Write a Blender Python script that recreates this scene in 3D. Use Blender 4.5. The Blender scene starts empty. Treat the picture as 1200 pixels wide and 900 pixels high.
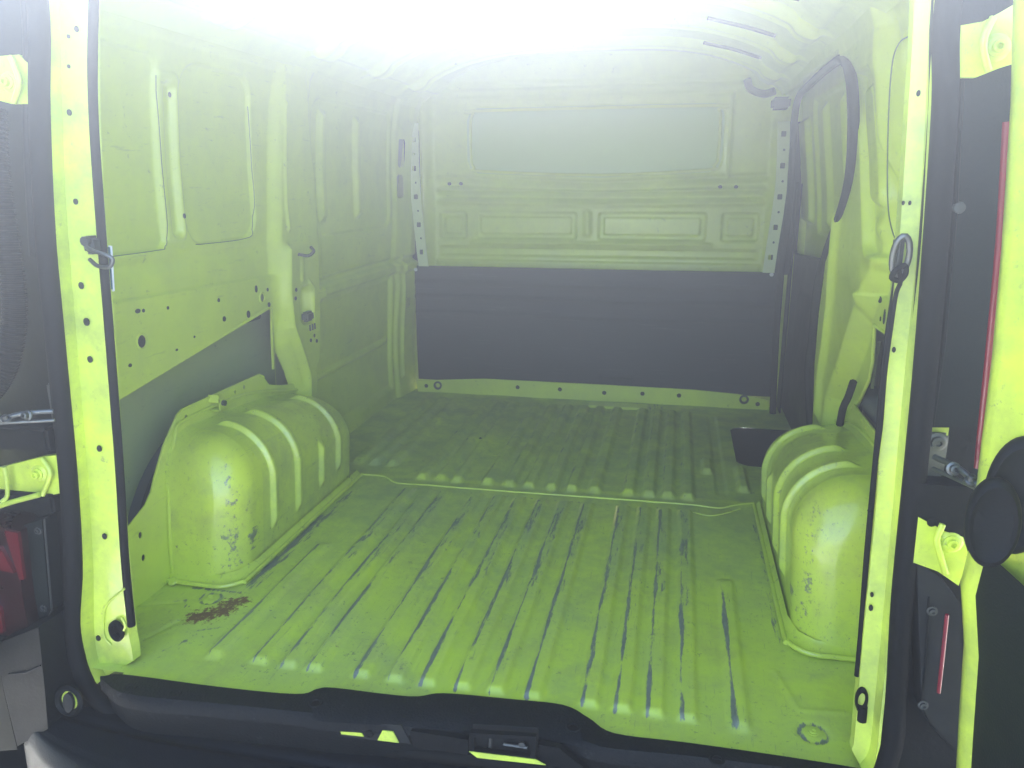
import bpy, bmesh, math, random
import numpy as np
from mathutils import Vector, Matrix
from mathutils.geometry import tessellate_polygon

random.seed(7)
rng = np.random.default_rng(7)
sc = bpy.context.scene
col = sc.collection
R = math.radians

# ------------------------------------------------------------------ camera
cam_d = bpy.data.cameras.new('camera')
cam_d.sensor_width = 36.0
cam_d.lens = 27.0
cam_d.clip_start = 0.02
cam_d.clip_end = 400
cam = bpy.data.objects.new('camera', cam_d)
col.objects.link(cam)
_r = Vector((0.97811361, 0.20803554, -0.0038696))
_d = Vector((0.0493605, -0.25006292, -0.96697057))
_f = Vector((-0.20213188, 0.94561607, -0.25485868))
M = Matrix(((_r.x, -_d.x, -_f.x, 0.349), (_r.y, -_d.y, -_f.y, -1.117), (_r.z, -_d.z, -_f.z, 0.908), (0, 0, 0, 1)))
cam.matrix_world = M
sc.camera = cam

# ------------------------------------------------------------------ light
SUN_EL, SUN_AZ = 33.5, -13.0          # the sun stands ahead of the van, a little to the left
w = bpy.data.worlds.new('World')
sc.world = w
w.use_nodes = True
nt = w.node_tree
bg = nt.nodes['Background']
sky = nt.nodes.new('ShaderNodeTexSky')
sky.sky_type = 'NISHITA'
sky.sun_disc = False
sky.sun_elevation = R(SUN_EL)
sky.sun_rotation = R(SUN_AZ)
nt.links.new(sky.outputs[0], bg.inputs[0])
bg.inputs[1].default_value = 0.07
sd = bpy.data.lights.new('sun', 'SUN')
sd.energy = 5.0
sd.angle = R(0.5)
sd.color = (1.0, 0.97, 0.91)
so = bpy.data.objects.new('sun', sd)
col.objects.link(so)
tosun = Vector((math.sin(R(SUN_AZ)) * math.cos(R(SUN_EL)), math.cos(R(SUN_AZ)) * math.cos(R(SUN_EL)), math.sin(R(SUN_EL))))
so.rotation_euler = tosun.to_track_quat('Z', 'Y').to_euler()
sc.view_settings.view_transform = 'Standard'
sc.view_settings.look = 'None'
sc.view_settings.gamma = 1
sc.view_settings.use_curve_mapping = False
sc.view_settings.exposure = 4.15
HAZE_DENSITY = 0.125
HAZE_G = 0.87
sc.render.engine = 'CYCLES'
sc.cycles.max_bounces = 8
sc.cycles.diffuse_bounces = 6
sc.cycles.glossy_bounces = 3
sc.cycles.volume_bounces = 0
sc.cycles.caustics_reflective = False
sc.cycles.caustics_refractive = False

# ------------------------------------------------------------------ materials
def nodes(name):
    m = bpy.data.materials.new(name)
    m.use_nodes = True
    t = m.node_tree
    return m, t, t.nodes['Principled BSDF']

def N(t, typ, **kw):
    n = t.nodes.new(typ)
    for k, v in kw.items():
        if k.startswith('i_'):
            n.inputs[int(k[2:])].default_value = v
        else:
            setattr(n, k, v)
    return n

def noise(t, coord, scale, detail=4, rough=0.6, sx=None):
    if sx:
        mp = N(t, 'ShaderNodeMapping')
        mp.inputs['Scale'].default_value = sx
        t.links.new(coord, mp.inputs[0])
        coord = mp.outputs[0]
    n = N(t, 'ShaderNodeTexNoise')
    n.inputs['Scale'].default_value = scale
    n.inputs['Detail'].default_value = detail
    n.inputs['Roughness'].default_value = rough
    t.links.new(coord, n.inputs['Vector'])
    return n.outputs[0]

def ramp(t, fac, a, b, va=0.0, vb=1.0):
    n = N(t, 'ShaderNodeMapRange')
    n.inputs[1].default_value = a
    n.inputs[2].default_value = b
    n.inputs[3].default_value = va
    n.inputs[4].default_value = vb
    t.links.new(fac, n.inputs[0])
    return n.outputs[0]

def math2(t, op, a, b):
    n = N(t, 'ShaderNodeMath', operation=op)
    for i, v in enumerate((a, b)):
        if isinstance(v, (int, float)):
            n.inputs[i].default_value = v
        else:
            t.links.new(v, n.inputs[i])
    return n.outputs[0]

def mixc(t, fac, a, b):
    n = N(t, 'ShaderNodeMix', data_type='RGBA')
    if isinstance(fac, (int, float)):
        n.inputs[0].default_value = fac
    else:
        t.links.new(fac, n.inputs[0])
    for i, v in ((6, a), (7, b)):
        if isinstance(v, tuple):
            n.inputs[i].default_value = v + (1,)
        else:
            t.links.new(v, n.inputs[i])
    return n.outputs[2]

LIME = (0.66, 0.77, 0.065)

def paint(name, base=None, dust=0.35, chips=0.3, dcol=(0.42, 0.47, 0.20), rough=0.38, coat=0.5, wear=False, chipscale=38, streak=None):
    LIME = base or globals()['LIME']
    m, t, b = nodes(name)
    tc = N(t, 'ShaderNodeTexCoord').outputs['Object']
    big = noise(t, tc, 3.2, 5, 0.65)
    mid = noise(t, tc, 14, 6, 0.7)
    c = mixc(t, ramp(t, big, 0.3, 0.75), LIME, tuple(v * k for v, k in zip(LIME, (0.86, 0.88, 1.3))))
    dfac = math2(t, 'MULTIPLY', ramp(t, math2(t, 'MULTIPLY', big, mid), 0.16, 0.42), dust)
    c = mixc(t, dfac, c, dcol)
    # fine scuffs and chips that show the dark primer
    ch = noise(t, tc, chipscale, 8, 0.78)
    gate = noise(t, tc, 5.5, 3, 0.5)
    cf = math2(t, 'MULTIPLY', ramp(t, ch, 0.61, 0.64), ramp(t, gate, 0.46, 0.58))
    c = mixc(t, math2(t, 'MULTIPLY', cf, chips), c, (0.10, 0.12, 0.09))
    sn = noise(t, tc, 30, 6, 0.8, sx=(6, 0.35, 3))
    sf = math2(t, 'MULTIPLY', ramp(t, sn, 0.60, 0.65), chips * 0.6)
    c = mixc(t, sf, c, (0.16, 0.19, 0.13))
    if wear:
        sp = noise(t, tc, 85, 6, 0.75)
        sg = noise(t, tc, 3.1, 4, 0.6)
        c = mixc(t, math2(t, 'MULTIPLY', math2(t, 'MULTIPLY', ramp(t, sp, 0.60, 0.64), ramp(t, sg, 0.42, 0.6)), chips), c, (0.13, 0.16, 0.09))
    ro = ramp(t, mid, 0.2, 0.8, rough * 0.75, rough * 1.35)
    if wear:
        a = N(t, 'ShaderNodeAttribute', attribute_name='wear').outputs['Fac']
        d = N(t, 'ShaderNodeAttribute', attribute_name='dirt').outputs['Fac']
        r = N(t, 'ShaderNodeAttribute', attribute_name='rust').outputs['Fac']
        dn = noise(t, tc, 9, 8, 0.72)
        df = ramp(t, math2(t, 'ADD', d, math2(t, 'MULTIPLY', math2(t, 'SUBTRACT', dn, 0.5), 2.2)), 0.15, 0.95, 0, 0.85)
        c = mixc(t, df, c, (0.34, 0.42, 0.17))
        brn = noise(t, tc, 5.0, 8, 0.75)
        c = mixc(t, ramp(t, brn, 0.50, 0.70, 0.0, 0.50), c, (0.36, 0.36, 0.14))
        wn = noise(t, tc, 60, 8, 0.75, sx=(1.6, 0.22, 1))
        wf = ramp(t, math2(t, 'ADD', a, math2(t, 'MULTIPLY', math2(t, 'SUBTRACT', wn, 0.5), 2.6)), 0.52, 0.70)
        wcol = mixc(t, noise(t, tc, 90, 4, 0.7, sx=(1, 0.3, 1)), (0.030, 0.033, 0.034), (0.36, 0.38, 0.30))
        c = mixc(t, wf, c, wcol)
        rn = noise(t, tc, 70, 8, 0.8)
        rf = ramp(t, math2(t, 'ADD', r, math2(t, 'MULTIPLY', math2(t, 'SUBTRACT', rn, 0.5), 3.2)), 0.52, 0.66)
        rc = mixc(t, noise(t, tc, 130, 4, 0.7), (0.13, 0.03, 0.015), (0.24, 0.10, 0.05))
        c = mixc(t, rf, c, rc)
        ro = math2(t, 'ADD', ro, math2(t, 'MULTIPLY', math2(t, 'ADD', rf, df), 0.25))
    t.links.new(c, b.inputs['Base Color'])
    t.links.new(ro, b.inputs['Roughness'])
    b.inputs['Coat Weight'].default_value = coat
    b.inputs['Coat Roughness'].default_value = 0.12
    bp = N(t, 'ShaderNodeBump')
    bp.inputs['Strength'].default_value = 0.25
    bp.inputs['Distance'].default_value = 0.004
    t.links.new(math2(t, 'ADD', noise(t, tc, 7, 3, 0.5), math2(t, 'MULTIPLY', mid, 0.15)), bp.inputs['Height'])
    t.links.new(bp.outputs[0], b.inputs['Normal'])
    return m

def plain(name, colr, rough=0.5, metal=0.0, var=0.25, scale=20, bump=0.0, coat=0.0, bscale=150, specks=0.0, spec=0.5):
    m, t, b = nodes(name)
    tc = N(t, 'ShaderNodeTexCoord').outputs['Object']
    n = noise(t, tc, scale, 6, 0.65)
    c = mixc(t, n, tuple(v * (1 - var) for v in colr), tuple(min(1, v * (1 + var)) for v in colr))
    if specks:
        s = noise(t, tc, scale * 5, 6, 0.8)
        c = mixc(t, math2(t, 'MULTIPLY', ramp(t, s, 0.60, 0.68), specks), c, (0.10, 0.10, 0.10))
    if name == 'dark_hardboard':
        st = noise(t, tc, 26, 7, 0.8, sx=(0.18, 1, 5))
        c = mixc(t, ramp(t, st, 0.58, 0.70, 0.0, 0.65), c, (0.10, 0.105, 0.12))
        c = mixc(t, ramp(t, st, 0.42, 0.32, 0.0, 0.6), c, (0.004, 0.005, 0.007))
    t.links.new(c, b.inputs['Base Color'])
    t.links.new(ramp(t, n, 0.2, 0.8, rough * 0.8, min(1, rough * 1.2)), b.inputs['Roughness'])
    b.inputs['Metallic'].default_value = metal
    b.inputs['Coat Weight'].default_value = coat
    b.inputs['Specular IOR Level'].default_value = spec
    if bump:
        bp = N(t, 'ShaderNodeBump')
        bp.inputs['Strength'].default_value = bump
        bp.inputs['Distance'].default_value = 0.002
        t.links.new(noise(t, tc, bscale, 3, 0.6), bp.inputs['Height'])
        t.links.new(bp.outputs[0], b.inputs['Normal'])
    return m

MP = paint('lime_paint', dust=0.30, chips=0.35)
MPDIM = paint('lime_paint_dimmed', dust=1.25, dcol=(0.36, 0.44, 0.08), chips=0.5, chipscale=30)  # same lime under a darkened film, dims the brightly lit outer parts
MPSHD = paint('lime_paint_shaded', base=(0.33, 0.40, 0.13), dust=0.4, chips=0.6, dcol=(0.30, 0.34, 0.17), rough=0.6, coat=0.0)  # lime darkened so the recess shade is in the colour, with some grey dust
MF = paint('lime_paint_floor', dust=0.5, chips=0.75, rough=0.45, coat=0.2, wear=True, chipscale=34)
MA = paint('lime_paint_arch', dust=0.18, chips=0.8, rough=0.32, coat=0.7, wear=True, chipscale=30)
MRUB = plain('black_rubber', (0.006, 0.006, 0.007), 0.68, spec=0.10, var=0.4, scale=12, bump=0.3, specks=0.03)
MPL = plain('black_grained_plastic', (0.006, 0.007, 0.009), 0.60, spec=0.12, var=0.4, scale=9, bump=1.0, bscale=200, specks=0.35)
MPS = plain('dark_smooth_plastic', (0.005, 0.0055, 0.007), 0.55, spec=0.12, var=0.4, scale=8, bump=0.3, specks=0.03)
MTR = plain('dark_door_trim', (0.006, 0.009, 0.009), 0.55, spec=0.15, var=0.3, scale=7, bump=0.35, bscale=300, specks=0.06)
MHB = plain('dark_hardboard', (0.016, 0.018, 0.026), 0.55, spec=0.3, var=0.30, scale=6, bump=0.25, bscale=80, specks=0.08)
MHOLE = plain('hole_shadow_black', (0.006, 0.006, 0.007), 0.9, var=0.1)
MST = plain('zinc_steel', (0.16, 0.16, 0.155), 0.42, metal=0.9, var=0.3, scale=30, bump=0.2)
MDS = plain('dull_steel', (0.09, 0.09, 0.09), 0.5, metal=0.8, var=0.4, scale=30, bump=0.2)
MRED = plain('red_lens', (0.12, 0.004, 0.010), 0.3, var=0.3, scale=20, coat=1.0)
MREDD = plain('dark_red_lens', (0.022, 0.001, 0.003), 0.3, var=0.4, scale=20, coat=1.0)
MSTRIP = plain('red_strip', (0.22, 0.006, 0.02), 0.35, var=0.15, scale=20, coat=0.6)
MGREY = plain('grey_felt', (0.08, 0.085, 0.09), 0.8, var=0.3, scale=20, bump=0.4)
MGND = plain('pale_concrete', (0.50, 0.48, 0.44), 0.85, var=0.18, scale=3, bump=0.5, bscale=60)
MSEAL = plain('pale_sealer', (0.36, 0.50, 0.16), 0.6, var=0.2, scale=30, bump=0.4)
MFLG = plain('pale_primer', (0.62, 0.68, 0.42), 0.55, var=0.12, scale=30)
MLINE = plain('dark_green_line', (0.11, 0.16, 0.05), 0.6, var=0.2)  # dark green for the thin lines along the panel edges
MWHT = plain('white_plastic', (0.7, 0.7, 0.7), 0.4, var=0.05)
MTEAL = plain('dark_teal_print', (0.04, 0.10, 0.12), 0.4, var=0.3, scale=60)
MCREAM = plain('cream_cloth', (0.55, 0.47, 0.36), 0.8, var=0.15, scale=10, bump=0.3)
MCAB = plain('grey_cab_trim', (0.30, 0.31, 0.32), 0.7, var=0.15, scale=5)
MBUMP = plain('bumper_plastic', (0.006, 0.007, 0.010), 0.45, spec=0.15, var=0.3, scale=5, bump=0.3, bscale=300, specks=0.05)
MBEIGE = plain('pale_grey_plastic', (0.022, 0.020, 0.017), 0.7, spec=0.1, var=0.12, scale=4)
MTYRE = plain('tyre_rubber', (0.02, 0.02, 0.02), 0.8, var=0.3)

def glass_mat(name, tint):
    m, t, b = nodes(name)
    t.nodes.remove(b)
    out = [n for n in t.nodes if n.type == 'OUTPUT_MATERIAL'][0]
    tr = N(t, 'ShaderNodeBsdfTransparent')
    tr.inputs[0].default_value = tint + (1,)
    gl = N(t, 'ShaderNodeBsdfGlossy')
    gl.inputs['Roughness'].default_value = 0.35
    df = N(t, 'ShaderNodeBsdfDiffuse')
    df.inputs[0].default_value = (0.52, 0.66, 0.22, 1)
    tc = N(t, 'ShaderNodeTexCoord').outputs['Object']
    mx0 = N(t, 'ShaderNodeMixShader')
    t.links.new(ramp(t, noise(t, tc, 9, 5, 0.6), 0.3, 0.75, 0.95, 0.97), mx0.inputs[0])
    t.links.new(tr.outputs[0], mx0.inputs[1])
    t.links.new(df.outputs[0], mx0.inputs[2])
    lw = N(t, 'ShaderNodeLayerWeight')
    lw.inputs[0].default_value = 0.35
    mx = N(t, 'ShaderNodeMixShader')
    t.links.new(math2(t, 'ADD', math2(t, 'MULTIPLY', lw.outputs['Fresnel'], 0.25), 0.02), mx.inputs[0])
    t.links.new(mx0.outputs[0], mx.inputs[1])
    t.links.new(gl.outputs[0], mx.inputs[2])
    t.links.new(mx.outputs[0], out.inputs[0])
    return m
MGL = glass_mat('dusty_glass', (0.30, 0.35, 0.30))

# ------------------------------------------------------------------ helpers
def link(name, me, mat, parent=None, label=None, smooth=None):
    o = bpy.data.objects.new(name, me)
    col.objects.link(o)
    if mat is not None:
        me.materials.append(mat)
    if parent is not None:
        o.parent = parent
    if label:
        o['label'] = label
    if smooth is not None:
        sh = np.ones(len(me.polygons), dtype=bool) if smooth else np.zeros(len(me.polygons), dtype=bool)
        me.polygons.foreach_set('use_smooth', sh)
    return o

def from_bm(name, bm, mat, parent=None, label=None, smooth=False, angle=35):
    bmesh.ops.recalc_face_normals(bm, faces=bm.faces)
    me = bpy.data.meshes.new(name)
    bm.to_mesh(me)
    bm.free()
    o = link(name, me, mat, parent, label, smooth=bool(smooth))
    if smooth == 'auto':
        me.set_sharp_from_angle(angle=R(angle))
    return o

def add_box(bm, lo, hi, bev=0.0, seg=2, mat=None):
    r = bmesh.ops.create_cube(bm, size=1)
    vs = r['verts']
    for v in vs:
        v.co = Vector([lo[i] + (v.co[i] + 0.5) * (hi[i] - lo[i]) for i in range(3)])
    if mat is not None:
        bmesh.ops.transform(bm, matrix=mat, verts=vs)
    if bev:
        es = list({e for v in vs for e in v.link_edges})
        bmesh.ops.bevel(bm, geom=es, offset=bev, segments=seg, affect='EDGES', clamp_overlap=True)

def box(name, lo, hi, mat, parent=None, bev=0.003, seg=2, label=None, xf=None):
    bm = bmesh.new()
    add_box(bm, lo, hi, bev, seg, xf)
    return from_bm(name, bm, mat, parent, label, smooth='auto')

def catmull(pts, n=6, closed=False):
    P = [Vector(p) for p in pts]
    out = []
    m = len(P)
    rngi = range(m if closed else m - 1)
    for i in rngi:
        a = P[(i - 1) % m] if closed or i > 0 else P[i] * 2 - P[i + 1]
        b = P[i]
        c = P[(i + 1) % m]
        d = P[(i + 2) % m] if closed or i + 2 < m else c * 2 - b
        for k in range(n):
            u = k / n
            out.append(0.5 * ((2 * b) + (c - a) * u + (2 * a - 5 * b + 4 * c - d) * u * u + (3 * b - a - 3 * c + d) * u ** 3))
    if not closed:
        out.append(P[-1])
    return out

def add_tube(bm, pts, r, n=10, closed=False, cap=True, flat=None, rs=None):
    pts = [Vector(p) for p in pts]
    m = len(pts)
    rings = []
    prev = None
    for i, p in enumerate(pts):
        if closed:
            tdir = pts[(i + 1) % m] - pts[(i - 1) % m]
        else:
            tdir = pts[min(i + 1, m - 1)] - pts[max(i - 1, 0)]
        tdir.normalize()
        if prev is None:
            up = Vector((0, 0, 1)) if abs(tdir.z) < 0.9 else Vector((0, 1, 0))
            nx = tdir.cross(up).normalized()
        else:
            nx = (prev - tdir * prev.dot(tdir)).normalized()
        prev = nx
        ny = tdir.cross(nx)
        rr = rs[i] if rs else r
        ring = [bm.verts.new(p + (nx * math.cos(2 * math.pi * k / n) + ny * math.sin(2 * math.pi * k / n)) * rr) for k in range(n)]
        rings.append(ring)
    for i in range(m if closed else m - 1):
        a, b = rings[i], rings[(i + 1) % m]
        for k in range(n):
            bm.faces.new((a[k], a[(k + 1) % n], b[(k + 1) % n], b[k]))
    if cap and not closed:
        bm.faces.new(rings[0])
        bm.faces.new(rings[-1][::-1])

def tube(name, pts, r, mat, parent=None, n=10, closed=False, label=None, sm=0, rs=None):
    if sm:
        pts = catmull(pts, sm, closed)
    bm = bmesh.new()
    add_tube(bm, pts, r, n, closed, rs=rs)
    return from_bm(name, bm, mat, parent, label, smooth='auto', angle=50)

def plate(name, poly, d0, d1, axis, mat, parent=None, holes=(), label=None, bev=0.0, fn=None):
    """flat outline (2D) with real holes cut through it, from depth d0 to d1 along an axis."""
    loops = [list(poly)] + [list(h) for h in holes]
    flat = [p for l in loops for p in l]
    tris = tessellate_polygon([[Vector((p[0], p[1], 0)) for p in l] for l in loops])
    def mk(p, d):
        if axis == 'x':
            c = [d, p[0], p[1]]
        elif axis == 'y':
            c = [p[0], d, p[1]]
        else:
            c = [p[0], p[1], d]
        if fn:
            c = fn(c)
        return c
    bm = bmesh.new()
    A = [bm.verts.new(mk(p, d0)) for p in flat]
    B = [bm.verts.new(mk(p, d1)) for p in flat]
    for t in tris:
        if len(set(t)) == 3:
            try:
                bm.faces.new([A[i] for i in t])
                bm.faces.new([B[i] for i in t][::-1])
            except ValueError:
                pass
    o = 0
    for l in loops:
        m = len(l)
        for i in range(m):
            a, b = o + i, o + (i + 1) % m
            bm.faces.new((A[a], A[b], B[b], B[a]))
        o += m
    return from_bm(name, bm, mat, parent, label, smooth='auto', angle=30)

def ell(cx, cy, rx, ry=None, n=14, a=0.0):
    ry = ry or rx
    out = []
    for k in range(n):
        t = 2 * math.pi * k / n
        x, y = rx * math.cos(t), ry * math.sin(t)
        out.append((cx + x * math.cos(a) - y * math.sin(a), cy + x * math.sin(a) + y * math.cos(a)))
    return out

def rrect(x0, y0, x1, y1, r, n=5):
    out = []
    for cx, cy, s in ((x1 - r, y1 - r, 0), (x0 + r, y1 - r, 90), (x0 + r, y0 + r, 180), (x1 - r, y0 + r, 270)):
        for k in range(n + 1):
            t = R(s + 90 * k / n)
            out.append((cx + r * math.cos(t), cy + r * math.sin(t)))
    return out

def lathe(name, prof, origin, axis, mat, parent=None, n=20, label=None, scale=(1, 1)):
    """profile of (radius, height) turned about an axis through origin."""
    ax = Vector(axis).normalized()
    up = Vector((0, 0, 1)) if abs(ax.z) < 0.9 else Vector((1, 0, 0))
    u = ax.cross(up).normalized()
    v = ax.cross(u)
    bm = bmesh.new()
    rings = []
    for r, h in prof:
        if r < 1e-5:
            rings.append([bm.verts.new(Vector(origin) + ax * h)])
        else:
            rings.append([bm.verts.new(Vector(origin) + ax * h + (u * math.cos(2 * math.pi * k / n) * scale[0] + v * math.sin(2 * math.pi * k / n) * scale[1]) * r) for k in range(n)])
    for a, b in zip(rings, rings[1:]):
        if len(a) == 1 and len(b) == 1:
            continue
        for k in range(n):
            k2 = (k + 1) % n
            if len(a) == 1:
                bm.faces.new((a[0], b[k], b[k2]))
            elif len(b) == 1:
                bm.faces.new((a[k], b[0], a[k2]))
            else:
                bm.faces.new((a[k], b[k], b[k2], a[k2]))
    return from_bm(name, bm, mat, parent, label, smooth='auto', angle=40)

def grid(name, U, V, fn, mat, parent=None, mask=None, attrs=None, label=None, thick=0.0):
    """sheet pressed from a grid: fn(U,V) -> X,Y,Z arrays."""
    UU, VV = np.meshgrid(U, V, indexing='ij')
    X, Y, Z = fn(UU, VV)
    co = np.stack([X, Y, Z], -1).reshape(-1, 3)
    nu, nv = UU.shape
    idx = np.arange(nu * nv).reshape(nu, nv)
    q = np.stack([idx[:-1, :-1], idx[1:, :-1], idx[1:, 1:], idx[:-1, 1:]], -1).reshape(-1, 4)
    if mask is not None:
        uc = (UU[:-1, :-1] + UU[1:, 1:]) / 2
        vc = (VV[:-1, :-1] + VV[1:, 1:]) / 2
        q = q[mask(uc, vc).reshape(-1)]
    used = np.unique(q)
    remap = -np.ones(nu * nv, dtype=np.int64)
    remap[used] = np.arange(len(used))
    q = remap[q]
    co = co[used]
    me = bpy.data.meshes.new(name)
    me.vertices.add(len(co))
    me.vertices.foreach_set('co', co.astype(np.float32).ravel())
    me.loops.add(q.size)
    me.loops.foreach_set('vertex_index', q.astype(np.int32).ravel())
    me.polygons.add(len(q))
    me.polygons.foreach_set('loop_start', np.arange(0, q.size, 4, dtype=np.int32))
    me.update(calc_edges=True)
    me.validate()
    if attrs:
        for k, f in attrs.items():
            a = me.attributes.new(k, 'FLOAT', 'POINT')
            vals = f(UU, VV).reshape(-1)[used]
            a.data.foreach_set('value', vals.astype(np.float32))
    return link(name, me, mat, parent, label, smooth=True)

def ss(a, b, x):
    t = np.clip((x - a) / (b - a + 1e-12), 0, 1)
    return t * t * (3 - 2 * t)

def bx(x, a, b, s):          # soft box 1 between a and b
    return ss(a - s / 2, a + s / 2, x) * (1 - ss(b - s / 2, b + s / 2, x))

def rr2(U, V, u0, u1, v0, v1, r, s):      # soft rounded rectangle
    cu, cv = (u0 + u1) / 2, (v0 + v1) / 2
    hu, hv = (u1 - u0) / 2 - r, (v1 - v0) / 2 - r
    du = np.maximum(np.abs(U - cu) - hu, 0)
    dv = np.maximum(np.abs(V - cv) - hv, 0)
    d = np.sqrt(du ** 2 + dv ** 2) - r
    return 1 - ss(-s / 2, s / 2, d)

def seg_d(U, V, pts):
    D = np.full(U.shape, 9.0)
    for (a, b), (c, d) in zip(pts, pts[1:]):
        L = (c - a) ** 2 + (d - b) ** 2 + 1e-12
        t = np.clip(((U - a) * (c - a) + (V - b) * (d - b)) / L, 0, 1)
        D = np.minimum(D, np.hypot(U - a - t * (c - a), V - b - t * (d - b)))
    return D

def line(U, V, pts, wd):      # soft ridge along a polyline
    return np.exp(-(seg_d(U, V, pts) / wd) ** 2)

def interp(z, zs, xs):
    return np.interp(z, zs, xs)

def bolt(o, axis, parent, r=0.009, mat=None, h=0.006, name='bolt', n=14):
    return lathe(name, [(0, 0), (r * 1.5, 0), (r * 1.5, h * .25), (r * 1.0, h * .35), (r * 0.95, h), (r * 0.5, h * 1.05), (r * 0.42, h * .6), (0, h * .6)], o, axis, mat or MST, parent, n=n)

def hole_rim(o, axis, parent, r, sc2=(1, 1), name='drain_plug', mat=None):
    return lathe(name, [(r, 0.0), (r, 0.0012), (r * 0.8, 0.0016), (r * 0.6, 0.0004), (0, 0.0002)], o, axis, mat or MHOLE, parent, n=12, scale=sc2)

# ------------------------------------------------------------------ ground
gme = bpy.data.meshes.new('ground')
GS = 5
gme.from_pydata([(-GS, -GS, -0.56), (GS, -GS, -0.56), (GS, GS, -0.56), (-GS, GS, -0.56)], [], [(0, 1, 2, 3)])
g = link('ground', gme, MGND)
g['kind'] = 'structure'

# ------------------------------------------------------------------ the van
van = bpy.data.objects.new('panel_van', None)
col.objects.link(van)
van.location = (0, 0, -0.56)
van['label'] = 'lime green panel van seen through its open rear doorway into the empty cargo bay'
van['category'] = 'van'
van.empty_display_size = 0.3
VOFF = Matrix.Translation((0, 0, 0.56))
_root_link = link
def vroot(o):
    """hang a world-space part under the van without moving it"""
    o.parent = van
    o.matrix_parent_inverse = VOFF
    return o

# ---- floor -----------------------------------------------------------
RX = [-0.413, -0.352, -0.298, -0.200, -0.133, -0.070, -0.002, 0.062, 0.131, 0.233, 0.292, 0.348, 0.406]
def ribs_near(X, Y):
    h = np.zeros_like(X)
    for x in RX:
        h = np.maximum(h, bx(X, x - 0.017, x + 0.017, 0.012) * bx(Y, 0.065, 0.955, 0.02))
    for x, y0, y1 in ((-0.508, 0.06, 0.56), (0.496, 0.06, 0.57)):
        h = np.maximum(h, bx(X, x - 0.016, x + 0.016, 0.016) * bx(Y, y0, y1, 0.03))
    return h
def dents(X, Y):
    return 0.0016 * np.sin(X * 9 + 2 * np.sin(Y * 5)) * np.sin(Y * 7 + 1.3) + 0.0008 * np.sin(X * 23 + Y * 11)
def fl_near(X, Y):
    Z = 0.010 * ribs_near(X, Y) + dents(X, Y)
    Z += -0.003 * line(X, Y, [(-0.79, 0.20), (-0.70, 0.235), (-0.655, 0.17), (-0.70, 0.05)], 0.006)
    Z += 0.002 * line(X, Y, [(0.57, 0.24), (0.60, 0.13), (0.68, 0.14)], 0.006)
    for cx, cy in ((-0.643, 0.262), (0.615, 0.075)):
        d = np.hypot(X - cx, Y - cy)
        Z += -0.003 * np.exp(-((d - 0.022) / 0.005) ** 2)
    return X, Y, Z
def wear_near(X, Y):
    a = np.zeros_like(X)
    k = 0
    for x in RX + [-0.508, 0.496]:
        k += 1
        y1 = {-0.508: 0.55, 0.496: 0.56}.get(x, 0.94)
        amp = 0.80 + 0.2 * np.sin(Y * (6 + k) + k * 2.1) + 0.15 * (Y < 0.55)
        if x == 0.131:
            amp = amp + 0.12
        if x < -0.25 and x > -0.42:
            amp = amp - 0.10
        a = np.maximum(a, 0.5 * np.exp(-((X - x) / 0.016) ** 2) * bx(Y, 0.4, y1, 0.2))
        a = np.maximum(a, amp * np.exp(-((X - x + 0.010) / (0.0048 + 0.0020 * np.sin(Y * 17 + k * 3))) ** 2) * bx(Y, 0.055, y1, 0.02))
    # rub marks by the wheel arches and at the edges
    a = np.maximum(a, 0.95 * np.exp(-((X + 0.592) / 0.010) ** 2) * bx(Y, 0.33, 0.74, 0.1))
    a = np.maximum(a, 0.60 * np.exp(-((X + 0.58) / 0.020) ** 2) * bx(Y, 0.30, 0.95, 0.1))
    a = np.maximum(a, 0.75 * np.exp(-((Y - 0.296) / 0.007) ** 2) * bx(X, -0.72, -0.58, 0.03))
    a = np.maximum(a, 0.50 * np.exp(-((X - 0.592) / 0.010) ** 2) * bx(Y, 0.33, 1.0, 0.1))
    a = np.maximum(a, 0.42 * np.exp(-((Y - 0.965) / 0.008) ** 2) * bx(X, -0.5, 0.5, 0.05))
    for cx, cy in ((-0.643, 0.262), (0.615, 0.075)):
        d = np.hypot(X - cx, Y - cy)
        a = np.maximum(a, 0.75 * np.exp(-((d - 0.023) / 0.006) ** 2))
    for pts in ([(-0.72, 0.235), (-0.695, 0.245), (-0.68, 0.22), (-0.66, 0.22)], [(-0.62, 0.06), (-0.60, 0.10), (-0.585, 0.095)], [(-0.61, 0.13), (-0.55, 0.16)]):
        a = np.maximum(a, 0.62 * line(X, Y, pts, 0.006))
    return a
def dirt_near(X, Y):
    d = 0.04 + 0.50 * ss(0.2, 0.95, Y) + 0.12 * np.sin(X * 6 + 1) * np.sin(Y * 5)
    d += 0.35 * np.exp(-(((X - 0.19) / 0.05) ** 2 + ((Y - 0.10) / 0.05) ** 2))
    for x in RX:
        d = np.maximum(d, (0.75 * np.exp(-((X - x) / 0.022) ** 2)) * ss(0.25, 0.8, Y))
    return d
def rust_near(X, Y):
    a = line(X, Y, [(-0.628, 0.185), (-0.600, 0.205), (-0.585, 0.222)], 0.036)
    a = np.maximum(a, line(X, Y, [(-0.592, 0.250), (-0.570, 0.262)], 0.030) * 0.95)
    return a * 0.86
floor1 = grid('floor_panel', np.linspace(-0.865, 0.865, 450), np.linspace(-0.05, 1.0, 258), fl_near, MF, mask=lambda X, Y: (Y > -0.018) | ((np.abs(X) < 0.65) & (Y > -0.034) & (X < 0.2)), attrs={'wear': wear_near, 'dirt': dirt_near, 'rust': rust_near})
vroot(floor1)

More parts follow.
